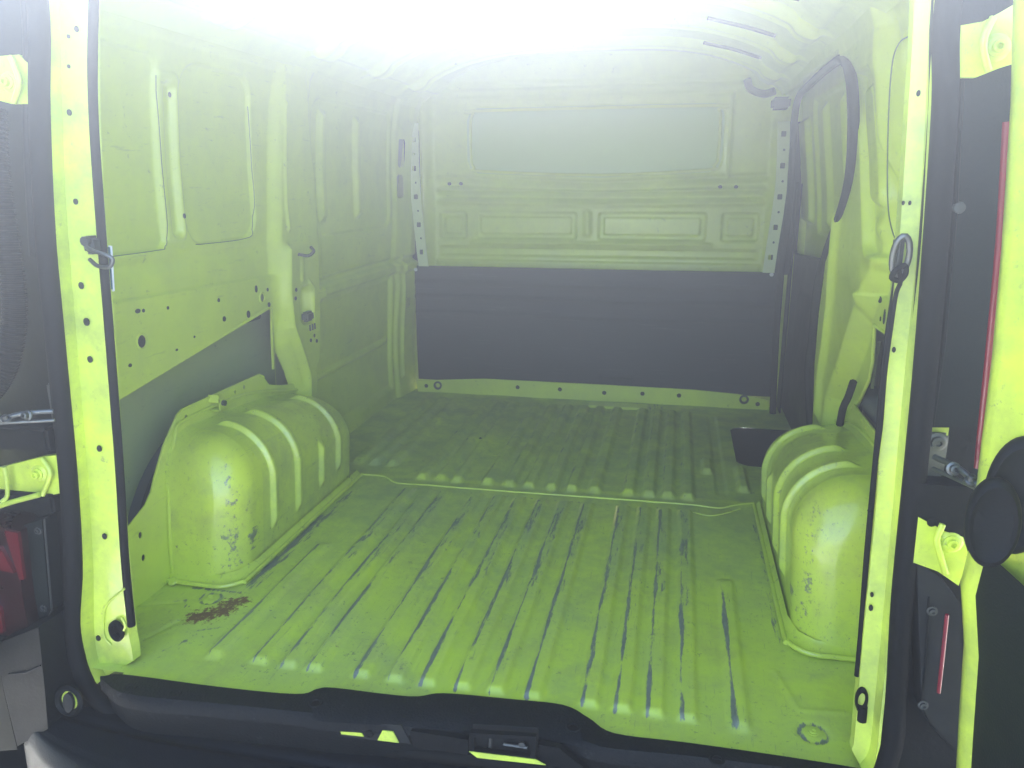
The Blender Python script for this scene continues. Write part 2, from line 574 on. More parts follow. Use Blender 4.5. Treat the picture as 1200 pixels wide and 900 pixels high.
WELL = (0.575, 1.36, 1.77)
def ribs_far(X, Y):
    h = np.zeros_like(X)
    for x in RX:
        h = np.maximum(h, bx(X, x - 0.008, x + 0.026, 0.014) * bx(Y, 1.035, 1.93, 0.035))
    for x in (-0.54, -0.60, -0.66):
        h = np.maximum(h, bx(X, x - 0.016, x + 0.016, 0.014) * bx(Y, 1.13, 1.93, 0.035))
    h = np.maximum(h, bx(X, 0.462, 0.492, 0.012) * bx(Y, 1.26, 1.38, 0.03))
    h = np.maximum(h, bx(X, 0.565, 0.595, 0.012) * bx(Y, 1.13, 1.33, 0.03))
    return h
def fl_far(X, Y):
    Z = 0.014 * ribs_far(X, Y) + dents(X, Y) + 0.003
    Z += -0.006 * bx(X, 0.50, 0.53, 0.01) * bx(Y, 1.1, 1.9, 0.05)
    return X, Y, Z
def wear_far(X, Y):
    a = np.zeros_like(X)
    for x in RX:
        a = np.maximum(a, 0.44 * np.exp(-((X - x + 0.004) / 0.009) ** 2) * bx(Y, 1.06, 1.9, 0.1))
    a = np.maximum(a, 0.45 * bx(X, 0.1, 0.35, 0.1) * ss(1.75, 2.0, Y))
    return a
def dirt_far(X, Y):
    return 0.62 + 0.12 * np.sin(X * 7) * np.sin(Y * 6) - 0.3 * bx(Y, 1.03, 1.055, 0.012)
def well_mask(X, Y):
    cut = rr2(X, Y, 0.575, 1.0, WELL[1], WELL[2], 0.05, 0.001) > 0.5
    lx = np.interp(Y, [0.99, 1.0, 1.12, 1.2], [-0.46, -0.46, -0.62, -0.80])
    return ~cut
floor2 = grid('floor_panel', np.linspace(-0.865, 0.865, 390), np.linspace(0.985, 2.08, 260), fl_far, MF, mask=well_mask,
              attrs={'wear': wear_far, 'dirt': dirt_far, 'rust': lambda X, Y: X * 0})
vroot(floor2)
# sealer bead along the overlap of the two floor sheets
seam = tube('seam_sealer', [(-0.63, 1.03, 0.004), (-0.53, 1.03, 0.006), (-0.47, 0.985, 0.006), (-0.40, 0.985, 0.006), (-0.1, 0.987, 0.006), (0.2, 0.993, 0.006), (0.42, 0.995, 0.006), (0.50, 0.99, 0.005), (0.55, 1.02, 0.006), (0.60, 1.045, 0.006)], 0.0028, MP, n=8, sm=5)
vroot(seam)
vroot(tube('seam_sealer', [(0.43, 0.95, 0.002), (0.47, 0.935, 0.003), (0.51, 0.955, 0.003), (0.56, 1.0, 0.003)], 0.002, MP, n=6, sm=5))
# the split in the left ribs
vroot(plate('floor_slot', [(-0.345, 0.62), (-0.340, 0.62), (-0.338, 0.90), (-0.341, 0.90)], 0.006, 0.0085, 'z', MHOLE))
# step well of the side door
wb = bmesh.new()
add_box(wb, (0.56, 1.35, -0.20), (0.90, 1.79, -0.19))
add_box(wb, (0.565, 1.35, -0.19), (0.574, 1.79, -0.002))
add_box(wb, (0.574, 1.35, -0.19), (0.90, 1.358, -0.002))
add_box(wb, (0.574, 1.762, -0.19), (0.90, 1.78, 0.0012))
vroot(from_bm('step_well', wb, MHOLE))
# small floor bolts
for p in ((-0.645, 0.262, 0.002), (0.615, 0.075, 0.001)):
    vroot(bolt(p, (0, 0, 1), None, r=0.006, h=0.004, mat=MF, name='tie_down_bolt'))
for p in ((0.29, 1.80), (-0.12, 1.62), (-0.32, 1.45), (-0.55, 1.55)):
    vroot(hole_rim((p[0], p[1], 0.006), (0, 0, 1), None, 0.007, name='floor_plug'))

# ---- wheel arches ----------------------------------------------------
def arch(sx, x_in, name='wheel_arch', far=1.02, label=None):
    """pressed box over the rear wheel: inner side, rounded shoulder, top, rounded rear corner"""
    XO = 0.79
    nS, nT = 90, 270
    def section(d, H):
        rc = max(0.125 - d * 0.5, 0.03)
        xi = x_in + d
        top = H - d * 0.8
        pts = []
        for k in range(26):
            pts.append((xi + 0.012 * (1 - k / 25), (top - rc) * k / 25))
        for k in range(1, 33):
            a = math.pi / 2 * k / 32
            pts.append((xi + rc - rc * math.cos(a), top - rc + rc * math.sin(a)))
        for k in range(1, 26):
            pts.append((xi + rc + (XO - xi - rc) * k / 25, top + 0.012 * (k / 25) ** 2))
        return np.array(pts)
    bm = bmesh.new()
    Y0, Y1, RC = 0.315, far, 0.085
    ribs = ((0.505, 1.0, 0.06), (0.635, 1.0, 0.05), (0.775, 0.55, 0.06), (0.885, 1.0, 0.07))
    tv = []
    for k in range(15):
        a = math.pi / 2 * k / 14
        tv.append((Y0 + RC * (1 - math.cos(a)), RC * (1 - math.sin(a))))
    for k in range(1, nT):
        tv.append((Y0 + RC + (Y1 - 0.06 - Y0 - RC) * k / nT, 0.0))
    for k in range(13):
        a = math.pi / 2 * k / 12
        tv.append((Y1 - 0.06 + 0.06 * math.sin(a), 0.06 * (1 - math.cos(a))))
    rows = []
    aw = []
    for (y, d) in tv:
        H = float(np.interp(y, [0.3, 0.42, 0.60, 0.80, 1.0], [0.322, 0.335, 0.325, 0.308, 0.272]))
        P = section(d, H)
        T = np.gradient(P, axis=0)
        Nn = np.stack([-T[:, 1], T[:, 0]], 1)
        Nn /= np.linalg.norm(Nn, axis=1)[:, None] + 1e-9
        row = []
        for j, (x, z) in enumerate(P):
            r = 0.0
            for (ry, full, zb) in ribs:
                fade = ss(zb, zb + 0.03, np.array(z)) * (1 - ss(0.715, 0.75, np.array(x)))
                if full < 1:
                    fade = fade * (1 - ss(H - 0.13, H - 0.10, np.array(z)))
                # ridge with a steep rear-facing side
                r = max(r, float(bx(np.array(y), ry - 0.011, ry + 0.012, 0.012)) * float(fade))
            off = -0.011 * r
            # rear face leans forward as it rises
            yy = y + (0.10 * z * (1 - ss(Y0 + RC * .5, Y0 + 0.22, np.array(y))))
            yy -= 0.10 * max(0.0, z - 0.15) * float(ss(Y1 - 0.25, Y1, np.array(y)))
            xx = x + off * Nn[j][0] * -1 * -1
            zz = z - off * Nn[j][1] * 1
            xx = x - 0.012 * r * abs(Nn[j][0])
            zz = z + 0.012 * r * abs(Nn[j][1])
            row.append(bm.verts.new((sx * xx, yy, zz)))
            aw.append((x, y, z, d))
        rows.append(row)
    for a, b in zip(rows, rows[1:]):
        for j in range(len(a) - 1):
            bm.faces.new((a[j], a[j + 1], b[j + 1], b[j]))
    # rear and front closing faces
    for row, ext in ((rows[0], 0), (rows[-1], 0)):
        c = bm.verts.new((sx * (XO), row[0].co.y, 0.0))
        bm.faces.new([c] + row)
    wl = bm.verts.layers.float.new('wear')
    dl = bm.verts.layers.float.new('dirt')
    rl = bm.verts.layers.float.new('rust')
    bm.verts.ensure_lookup_table()
    for i, (x, y, z, d) in enumerate(aw):
        v = bm.verts[i]
        corner = max(0, 1 - abs(y - Y0 - 0.03) / 0.06) * max(0, 1 - abs(x - x_in - 0.03) / 0.06)
        wv = 0.52 * corner
        wv = max(wv, 0.80 * max(0, 1 - abs(y - 0.40) / 0.05) * max(0, 1 - abs(z - 0.09) / 0.07) * (x < x_in + 0.05))
        wv = max(wv, 0.30 * max(0, 1 - z / 0.05))
        v[wl] = wv
        v[dl] = 0.10 + 0.25 * (y > 0.45) * (x < x_in + 0.03)
        v[rl] = 0.0
    o = from_bm(name, bm, MA, None, label, smooth='auto', angle=45)
    vroot(o)
    # foot flange on the floor, rear apron flange
    fl = bmesh.new()
    path = [(x_in - 0.006, far + 0.01), (x_in - 0.006, 0.40), (x_in + 0.0, 0.335), (x_in + 0.035, 0.303), (x_in + 0.09, 0.300), (0.80, 0.302)]
    inner = [(x_in + 0.006, far), (x_in + 0.006, 0.41), (x_in + 0.02, 0.352), (x_in + 0.05, 0.325), (x_in + 0.09, 0.322), (0.80, 0.322)]
    prev = None
    for (a, b), (c, d) in zip(path, inner):
        vs = [fl.verts.new((sx * a, b, 0.0015)), fl.verts.new((sx * a, b, 0.0085)), fl.verts.new((sx * (a * .6 + c * .4), b * .6 + d * .4, 0.0105)), fl.verts.new((sx * c, d, 0.024))]
        if prev:
            for k in range(3):
                fl.faces.new((prev[k], prev[k + 1], vs[k + 1], vs[k]))
        prev = vs
    from_bm('foot_flange', fl, MA, o, smooth='auto', angle=50)
    tube('foot_bead', [(sx * a, b, 0.007) for a, b in path], 0.0055, MA, o, n=8, sm=5)
    return o

def arch_side_plate(sx, parent, x=0.782):
    P = [(0.045, 0.0), (0.045, 0.175), (0.12, 0.176), (0.20, 0.190), (0.262, 0.215), (0.285, 0.235), (0.30, 0.262), (0.345, 0.325), (0.405, 0.381), (0.425, 0.388), (0.60, 0.388), (0.775, 0.388), (0.80, 0.375), (0.83, 0.345), (0.90, 0.325), (1.02, 0.300), (1.05, 0.0)]
    holes = [ell(0.44, 0.366, 0.006), ell(0.655, 0.370, 0.005), ell(0.70, 0.372, 0.006), ell(0.235, 0.155, 0.006, 0.008), ell(0.235, 0.10, 0.006, 0.008)]
    o = plate('arch_side_plate', P, sx * x, sx * (x + 0.0025), 'x', MP, parent, holes)
    # folded lip along its top edge
    tube('folded_lip', [(sx * (x - 0.002), a, b) for a, b in P[5:13]], 0.0035, MP, o, n=6)
    # raised weld bead where box and plate meet
    tube('weld_seam', [(sx * (x - 0.004), 0.318, 0.02), (sx * (x - 0.004), 0.325, 0.12), (sx * (x - 0.004), 0.345, 0.24), (sx * (x - 0.004), 0.385, 0.335), (sx * (x - 0.004), 0.43, 0.362), (sx * (x - 0.004), 0.7, 0.352), (sx * (x - 0.004), 0.98, 0.290)], 0.0045, MP, o, n=6, sm=5)
    return o
archL = arch(-1, 0.607)
archR = arch(1, 0.607)
arch_side_plate(-1, archL)
arch_side_plate(1, archR)
# small bracket clip on the left plate
cb = bmesh.new()
add_box(cb, (-0.783, 0.535, 0.352), (-0.752, 0.560, 0.356), 0.001)
add_box(cb, (-0.756, 0.535, 0.352), (-0.752, 0.560, 0.385), 0.001)
add_box(cb, (-0.783, 0.535, 0.375), (-0.752, 0.538, 0.395), 0.001)
from_bm('clip', cb, MP, archL, smooth='auto')
lathe('clip_bolt', [(0, 0), (0.007, 0), (0.007, 0.008), (0, 0.009)], (-0.752, 0.548, 0.372), (1, 0, 0), MDS, archL, n=10)
lathe('rear_plug', [(0.010, 0), (0.012, 0.004), (0.008, 0.007), (0, 0.006)], (-0.765, 0.300, 0.006), (0, -0.5, 1), MP, archL, n=14)

# ---- side walls ------------------------------------------------------
WZ = [0.0, 0.2, 0.5, 0.7, 0.95, 1.10, 1.20, 1.29, 1.345, 1.37]
WX = [0.80, 0.80, 0.785, 0.775, 0.770, 0.760, 0.740, 0.690, 0.610, 0.54]
def wallx(z):
    return np.interp(z, WZ, WX)
def relief_left(Y, Z):
    h = np.zeros_like(Y)
    # rear window blanks: two sunk fields with a pressed channel between them
    h -= 0.012 * rr2(Y, Z, 0.10, 0.435, 0.765, 1.17, 0.03, 0.005)
    h -= 0.012 * rr2(Y, Z, 0.515, 0.815, 0.765, 1.17, 0.06, 0.005)
    h -= 0.016 * rr2(Y, Z, 0.458, 0.495, 0.790, 1.12, 0.015, 0.012)
    h += 0.004 * rr2(Y, Z, 0.430, 0.508, 0.780, 1.14, 0.02, 0.008)
    # soft trough under the blanks
    h -= 0.010 * np.exp(-((Z - 0.735) / 0.018) ** 2) * bx(Y, 0.1, 0.84, 0.1)
    # belt step
    h += 0.010 * (1 - ss(0.672, 0.677, Z + 0.03 * (Y - 0.2))) * bx(Y, 0.0, 0.88, 0.03)
    # pillar
    yb0 = np.interp(Z, [0.0, 0.28, 0.36, 0.45, 0.55, 0.75, 1.0, 1.2], [0.99, 0.985, 0.955, 0.91, 0.885, 0.885, 0.915, 0.94])
    yb1 = np.interp(Z, [0.0, 0.33, 0.40, 0.50, 0.75, 1.0, 1.2], [1.10, 1.11, 1.17, 1.185, 1.185, 1.12, 1.08])
    s = 0.022
    pil = ss(yb0 - s, yb0 + s, Y) * (1 - ss(yb1 - 0.006, yb1 + 0.006, Y))
    h += 0.027 * pil * (1 - 0.7 * ss(1.12, 1.26, Z))
    h += 0.007 * line(Y, Z, [(0.955, 1.12), (0.945, 0.98), (0.935, 0.85), (0.945, 0.78)], 0.006)
    h += 0.022 * line(Y, Z, [(0.920, 0.72), (0.915, 0.60), (0.930, 0.50), (0.985, 0.40), (1.02, 0.33), (1.02, 0.05)], 0.016)
    h -= 0.030 * rr2(Y, Z, 1.005, 1.075, 0.49, 0.60, 0.03, 0.012)
    h += 0.006 * line(Y, Z, [(1.085, 0.48), (1.09, 0.59), (1.06, 0.615)], 0.004)
    h += 0.004 * rr2(Y, Z, 1.01, 1.03, 0.62, 0.70, 0.008, 0.008)
    # forward side panel
    f = ss(1.13, 1.16, Y)
    h -= f * 0.012
    for y in (1.27, 1.55):
        h += 0.016 * bx(Y, y - 0.020, y + 0.020, 0.02) * bx(Z, 0.79, 1.12, 0.03)
    h += -0.012 * bx(Z, 0.585, 0.605, 0.015) * f
    h += 0.012 * bx(Z, 0.545, 0.58, 0.015) * f
    h -= 0.016 * bx(Y, 1.16, 1.88, 0.02) * bx(Z, 0.06, 0.53, 0.03)
    h += 0.010 * bx(Z, 0.26 + 0.0 * Y, 0.28, 0.01) * bx(Y, 1.2, 1.85, 0.05)
    h -= 0.010 * rr2(Y, Z, 1.19, 1.86, 0.74, 1.16, 0.05, 0.012)
    # pillar beside the bulkhead
    g0 = np.interp(Z, [0, 0.3, 0.5, 0.62, 0.8, 1.2], [1.92, 1.90, 1.93, 1.87, 1.90, 1.88])
    h += 0.014 * ss(g0 - 0.010, g0 + 0.010, Y) + 0.020 * np.clip((Y - g0) / 0.14, 0, 1)
    h += 0.012 * line(Y, Z, [(1.955, 0.1), (1.95, 0.3), (1.965, 0.48), (1.94, 0.60)], 0.01)
    h += 0.0018 * np.sin(Y * 8 + 1) * np.sin(Z * 9)
    return h
def left_xyz(Y, Z):
    return -(wallx(Z) - relief_left(Y, Z)), Y, Z
def left_mask(Y, Z):
    top = 0.468 + 0.150 * (Y - 0.2)
    opening = (Y < 0.868) & (Z < top)
    slot = (Y > 0.876) & (Y < np.interp(Z, [0.0, 0.28, 0.36, 0.45], [0.985, 0.97, 0.935, 0.878])) & (Z < 0.45)
    sl1 = rr2(Y, Z, 1.915, 1.970, 0.965, 1.075, 0.016, 0.0005) > 0.5
    sl2 = rr2(Y, Z, 1.908, 1.963, 0.845, 0.935, 0.016, 0.0005) > 0.5
    sq = rr2(Y, Z, 1.985, 2.025, 0.385, 0.425, 0.004, 0.0005) > 0.5
    h1 = np.hypot(Y - 0.305, (Z - 0.578)) < 0.0165
    h2 = np.hypot(Y - 0.810, (Z - 0.600)) < 0.0135
    return ~(opening | slot | sl1 | sl2 | sq | h1 | h2)
wl_ = grid('side_panel', np.linspace(0.05, 2.08, 560), np.linspace(0.0, 1.37, 380), left_xyz, MP, mask=left_mask)
vroot(wl_)
for pts in ([(0.435, 1.13), (0.437, 0.95), (0.436, 0.80), (0.425, 0.770), (0.40, 0.764), (0.20, 0.764)], [(0.815, 1.10), (0.816, 0.95), (0.815, 0.83), (0.80, 0.785), (0.765, 0.765), (0.60, 0.764), (0.54, 0.766)]):
    tube('panel_outline', [(-(float(wallx(z)) - float(relief_left(np.array(y), np.array(z)))) + 0.0008, y, z) for y, z in [(p.x, p.y) for p in catmull([(a, b, 0) for a, b in pts], 6)]], 0.0011, MLINE, wl_, n=5)
# edge returns of the opening
def left_skin(Y, Z):
    return -(0.872 + 0 * Y - 0.10 * ss(0.55, 1.4, Z) + 0.004 * np.sin(Y * 5) * np.sin(Z * 8)), Y, Z
sk = grid('outer_skin', np.linspace(0.0, 2.1, 60), np.linspace(-0.25, 1.34, 50), left_skin, MPSHD)
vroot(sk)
vroot(tube('opening_lip', [(-0.783, 0.10, 0.4525), (-0.779, 0.40, 0.498), (-0.776, 0.62, 0.531), (-0.773, 0.86, 0.567), (-0.785, 0.872, 0.50), (-0.792, 0.875, 0.38)], 0.004, MP, n=6))
# inner rail seen under the opening edge
bm = bmesh.new()
add_tube(bm, [(-0.850, 0.06, 0.415), (-0.850, 0.45, 0.478), (-0.850, 0.86, 0.54)], 0.010, 8)
vroot(from_bm('stiffener_bar', bm, MP, smooth='auto'))
# wheel housing behind the plate
def housing(sx):
    def fn(A, X):
        r = 0.335
        return sx * X, 0.60 - r * np.cos(A), -0.02 + r * np.sin(A)
    h = grid('outer_wheel_housing', np.linspace(0.0, math.pi, 40), np.linspace(0.782, 0.875, 6), fn, MGREY)
    tube('housing_seam', [(sx * 0.842, 0.60 - 0.339 * math.cos(a), -0.02 + 0.339 * math.sin(a)) for a in np.linspace(0.5, 2.6, 24)], 0.004, MRUB, h, n=6)
    return vroot(h)
housing(-1)
housing(1)
# punched holes and clips on the belt
def belt_holes(sx, pts):
    for (y, z, ry, rz) in pts:
        x = sx * (float(wallx(z)) - 0.0105)
        o = plate('punched_hole', ell(y, z, ry, rz, 10), x, x - sx * 0.0015, 'x', MHOLE, wl_ if sx < 0 else None)
belt_holes(-1, [(0.200, 0.672, 0.006, 0.006), (0.198, 0.645, 0.005, 0.010), (0.300, 0.645, 0.008, 0.005), (0.318, 0.643, 0.004, 0.004), (0.400, 0.636, 0.004, 0.004), (0.262, 0.535, 0.005, 0.004),
                (0.60, 0.624, 0.005, 0.005), (0.62, 0.573, 0.007, 0.007), (0.78, 0.628, 0.006, 0.010), (0.84, 0.618, 0.005, 0.005), (0.735, 0.566, 0.008, 0.010), (0.845, 0.575, 0.007, 0.007),
                (0.49, 0.552, 0.004, 0.003), (0.42, 0.535, 0.005, 0.003)])
for p in ((0.447, 1.095), (0.452, 0.835)):
    plate('punched_hole', ell(p[0] + 0.03, p[1], 0.005, 0.006, 8), -0.757, -0.7555, 'x', MHOLE, wl_)
vroot(plate('hole_backing', rrect(0.26, 0.53, 0.87, 0.64, 0.01), -0.815, -0.813, 'x', MHOLE))
vroot(plate('slot_backing', rrect(1.89, 0.36, 2.06, 1.10, 0.01), -0.83, -0.828, 'x', MHOLE))
# latch pocket: striker block in the left pillar
lp = box('latch_pocket', (-0.765, 1.015, 0.495), (-0.742, 1.062, 0.525), MST, None, 0.006, 3)
vroot(lp)
for k in range(3):
    tube('latch_tooth', [(-0.739, 1.02 + k * 0.016, 0.468), (-0.739, 1.02 + k * 0.016, 0.486)], 0.003, MDS, lp, n=6)
# arrow-like hook on the pillar
bm = bmesh.new()
add_tube(bm, catmull([(-0.735, 0.97, 0.705), (-0.710, 0.985, 0.700), (-0.700, 1.0, 0.712), (-0.715, 1.015, 0.722)], 4), 0.005, 6)
vroot(from_bm('coat_hook', bm, MDS, smooth='auto'))
for y, z in ((0.975, 0.60), (0.97, 0.575), (1.085, 0.44), (1.10, 0.42), (1.06, 0.43)):
    xx = float(-(wallx(z) - relief_left(np.array(y), np.array(z))))
    plate('punched_hole', ell(y, z, 0.006, 0.006, 8), xx + 0.001, xx + 0.003, 'x', MHOLE, wl_)

# right wall
def relief_right(Y, Z):
    h = np.zeros_like(Y)
    Ys = Y - 0.5 * (Z - 0.82)
    h -= 0.014 * rr2(Ys, Z, -0.1, 0.425, 0.775, 1.17, 0.06, 0.006)
    h -= 0.010 * np.exp(-((Z - 0.725) / 0.018) ** 2) * bx(Y, 0.1, 0.60, 0.1)
    h += 0.010 * (1 - ss(0.672, 0.680, Z + 0.0 * Y)) * bx(Y, 0.0, 0.66, 0.03)
    yb0 = np.interp(Z, [0.0, 0.28, 0.36, 0.45, 0.55, 0.75, 1.0, 1.2], [0.96, 0.955, 0.93, 0.84, 0.74, 0.54, 0.56, 0.62])
    s = 0.03
    h += 0.045 * ss(yb0 - s, yb0 + s, Y) * (1 - 0.6 * ss(1.12, 1.28, Z))
    # long sunk field in the pillar with a framed edge
    yc = np.interp(Z, [0.7, 1.15], [0.80, 0.80])
    h -= 0.024 * rr2(Ys, Z, 0.505, 0.655, 0.76, 1.13, 0.025, 0.012)
    h += 0.016 * rr2(Ys, Z, 0.535, 0.625, 0.86, 1.10, 0.03, 0.02)
    h += 0.012 * np.exp(-(((Ys - 0.59) / 0.03) ** 2 + ((Z - 0.815) / 0.02) ** 2))
    h += 0.016 * line(Y, Z, [(0.90, 0.82), (0.93, 0.62), (0.97, 0.50), (1.01, 0.40), (1.02, 0.30)], 0.022)
    h += 0.0018 * np.sin(Y * 8 + 1) * np.sin(Z * 9)
    return h
def right_xyz(Y, Z):
    return (wallx(Z) - relief_right(Y, Z)), Y, Z
def right_mask(Y, Z):
    top = 0.612 - 0.01 * (Y - 0.2)
    opening = (Y < np.interp(Z, [0.0, 0.30, 0.38, 0.47, 0.605], [0.92, 0.90, 0.80, 0.70, 0.635])) & (Z < top)
    ye = np.interp(Z, [0.0, 0.4, 0.55, 0.70, 0.80, 0.93, 1.16, 1.20], [1.13, 1.13, 1.10, 1.04, 0.93, 0.83, 0.92, 1.0])
    rearpart = Y < ye
    aperture = (Y > ye) & (Y < 2.10) & (Z < 1.215)
    return ~(opening | aperture)
wr_ = grid('side_panel', np.linspace(0.05, 2.08, 560), np.linspace(0.0, 1.37, 380), right_xyz, MP, mask=right_mask)
vroot(wr_)
for (y, z, ry, rz) in [(0.595, 0.668, 0.014, 0.007), (0.55, 0.640, 0.007, 0.016), (0.515, 0.628, 0.004, 0.006), (0.58, 0.630, 0.004, 0.005), (0.40, 0.655, 0.004, 0.005)]:
    x = float(wallx(z)) - 0.0105
    plate('punched_hole', ell(y, z, ry, rz, 10), x, x - 0.0015, 'x', MHOLE, wr_)
def right_skin(Y, Z):
    return (0.872 + 0 * Y - 0.10 * ss(0.55, 1.4, Z)), Y, Z
vroot(grid('outer_skin', np.linspace(0.0, 1.10, 40), np.linspace(-0.25, 1.34, 50), right_skin, MPSHD))
vroot(tube('felt_pad', [(0.830, 0.591, 0.396), (0.830, 0.676, 0.393), (0.830, 0.856, 0.387), (0.830, 0.966, 0.375)], 0.032, MGREY, n=12, sm=5))
vroot(tube('opening_lip', [(0.770, 0.10, 0.613), (0.769, 0.40, 0.610), (0.769, 0.632, 0.608)], 0.004, MP, n=6))
# wiring and stays behind the right opening
vroot(tube('wiring_loom', [(0.800, 0.800, 0.556), (0.800, 0.790, 0.500), (0.800, 0.827, 0.428)], 0.004, MRUB, n=8, sm=4))
vroot(tube('wiring_loom', [(0.820, 0.783, 0.544), (0.820, 0.791, 0.491), (0.820, 0.794, 0.427)], 0.004, MPSHD, n=8, sm=4))
vroot(tube('wiring_loom', [(0.765, 0.742, 0.453), (0.765, 0.776, 0.408), (0.765, 0.816, 0.369), (0.765, 0.833, 0.320)], 0.009, MRUB, n=8, sm=4))
vroot(tube('panel_outline', [(0.728, 0.451, 1.152), (0.728, 0.518, 1.151), (0.730, 0.562, 1.125), (0.732, 0.561, 1.052), (0.735, 0.534, 0.941), (0.737, 0.495, 0.855), (0.737, 0.437, 0.811), (0.737, 0.369, 0.790)], 0.0014, MLINE, n=6, sm=5))
_zz = [0.607, 0.56, 0.52, 0.47, 0.43, 0.38, 0.34, 0.30, 0.15, 0.02]
_yy = np.interp(_zz, [0.0, 0.30, 0.38, 0.47, 0.605], [0.92, 0.90, 0.80, 0.70, 0.635])
tube('opening_edge', [(float(wallx(z)) - float(relief_right(np.array(y + 0.004), np.array(z))) + 0.001, float(y), z) for y, z in zip(_yy, _zz)], 0.0045, MP, wr_, n=8)
for (hy, hz_, hr) in ((0.305, 0.578, 0.0165), (0.810, 0.600, 0.0135)):
    tube('hole_edge', [(-(float(wallx(hz_)) - 0.0108), hy + hr * math.cos(a), hz_ + hr * math.sin(a)) for a in np.linspace(0, 2 * math.pi, 21)[:-1]], 0.0030, MP, wl_, n=6, closed=True)
# ---- side sliding door (right) --------------------------------------
sd_root = bpy.data.objects.new('sliding_door', None)
col.objects.link(sd_root)
vroot(sd_root)
def sd_x(Z):
    return 0.835 - 0.0 * Z - 0.06 * ss(0.7, 1.3, Z)
def sd_xyz(Y, Z):
    h = 0.014 * bx(Y, 1.36, 1.39, 0.02) * bx(Z, 0.76, 1.14, 0.03)
    h = h + 0.018 * bx(Y, 1.62, 1.68, 0.02) * bx(Z, 0.76, 1.14, 0.03)
    h = h + 0.020 * rr2(Y, Z, 1.92, 2.12, 0.76, 1.12, 0.02, 0.02)
    h = h - 0.012 * rr2(Y, Z, 1.28, 1.85, 0.73, 1.17, 0.04, 0.012)
    return sd_x(Z) - h, Y, Z
grid('metal_panel', np.linspace(0.78, 2.30, 260), np.linspace(0.58, 1.32, 140), sd_xyz, MP, sd_root)
def trim_xyz(Y, Z):
    h = 0.010 * bx(Z, 0.1, 0.5, 0.05) * bx(Y, 1.2, 1.9, 0.05)
    return 0.800 - h + 0 * Y, Y, Z
def trim_mask(Y, Z):
    return ~(rr2(Y, Z + 0.06 * (Y - 1.45), 0.80, 2.05, 0.665, 1.6, 0.06, 0.001) > 0.5)
grid('trim_panel', np.linspace(0.78, 2.12, 190), np.linspace(-0.18, 1.28, 160), trim_xyz, MPS, sd_root, mask=trim_mask)
tube('trim_edge', [(0.797, 2.085, 1.1), (0.797, 2.085, 0.70), (0.797, 2.05, 0.635), (0.797, 1.95, 0.636), (0.797, 1.45, 0.666), (0.797, 1.0, 0.692)], 0.006, MPS, sd_root, n=8)
# rubber seal round the side door aperture
vroot(tube('side_door_seal', [(0.775, 1.14, 0.05), (0.742, 1.187, 0.358), (0.742, 1.185, 0.460), (0.735, 1.142, 0.613), (0.730, 1.038, 0.717), (0.725, 0.884, 0.822), (0.720, 0.787, 0.910), (0.712, 0.766, 1.018), (0.700, 0.774, 1.116), (0.718, 1.000, 1.190), (0.732, 1.300, 1.209), (0.733, 1.600, 1.202), (0.736, 1.850, 1.192), (0.739, 1.950, 1.150), (0.745, 1.990, 1.064), (0.749, 1.990, 0.913), (0.750, 1.990, 0.757), (0.742, 1.990, 0.597), (0.744, 1.990, 0.298), (0.758, 1.990, -0.053)], 0.0125, MRUB, n=10, sm=5))
# pillar garnish (dark) between door and bulkhead
vroot(plate('door_post_cover', [(1.985, -0.18), (2.125, -0.18), (2.125, 0.62), (2.09, 0.70), (2.08, 0.9), (2.03, 0.9)], 0.781, 0.786, 'x', MPS))
# dark clips at the top corner of the bulkhead
vroot(tube('roof_clip', [(0.57, 2.03, 1.27), (0.585, 2.02, 1.235), (0.63, 2.0, 1.215), (0.665, 1.98, 1.222)], 0.014, MDS, n=8, sm=4))
vroot(box('roof_clip', (0.655, 1.90, 1.155), (0.715, 1.985, 1.195), MRUB, bev=0.008))

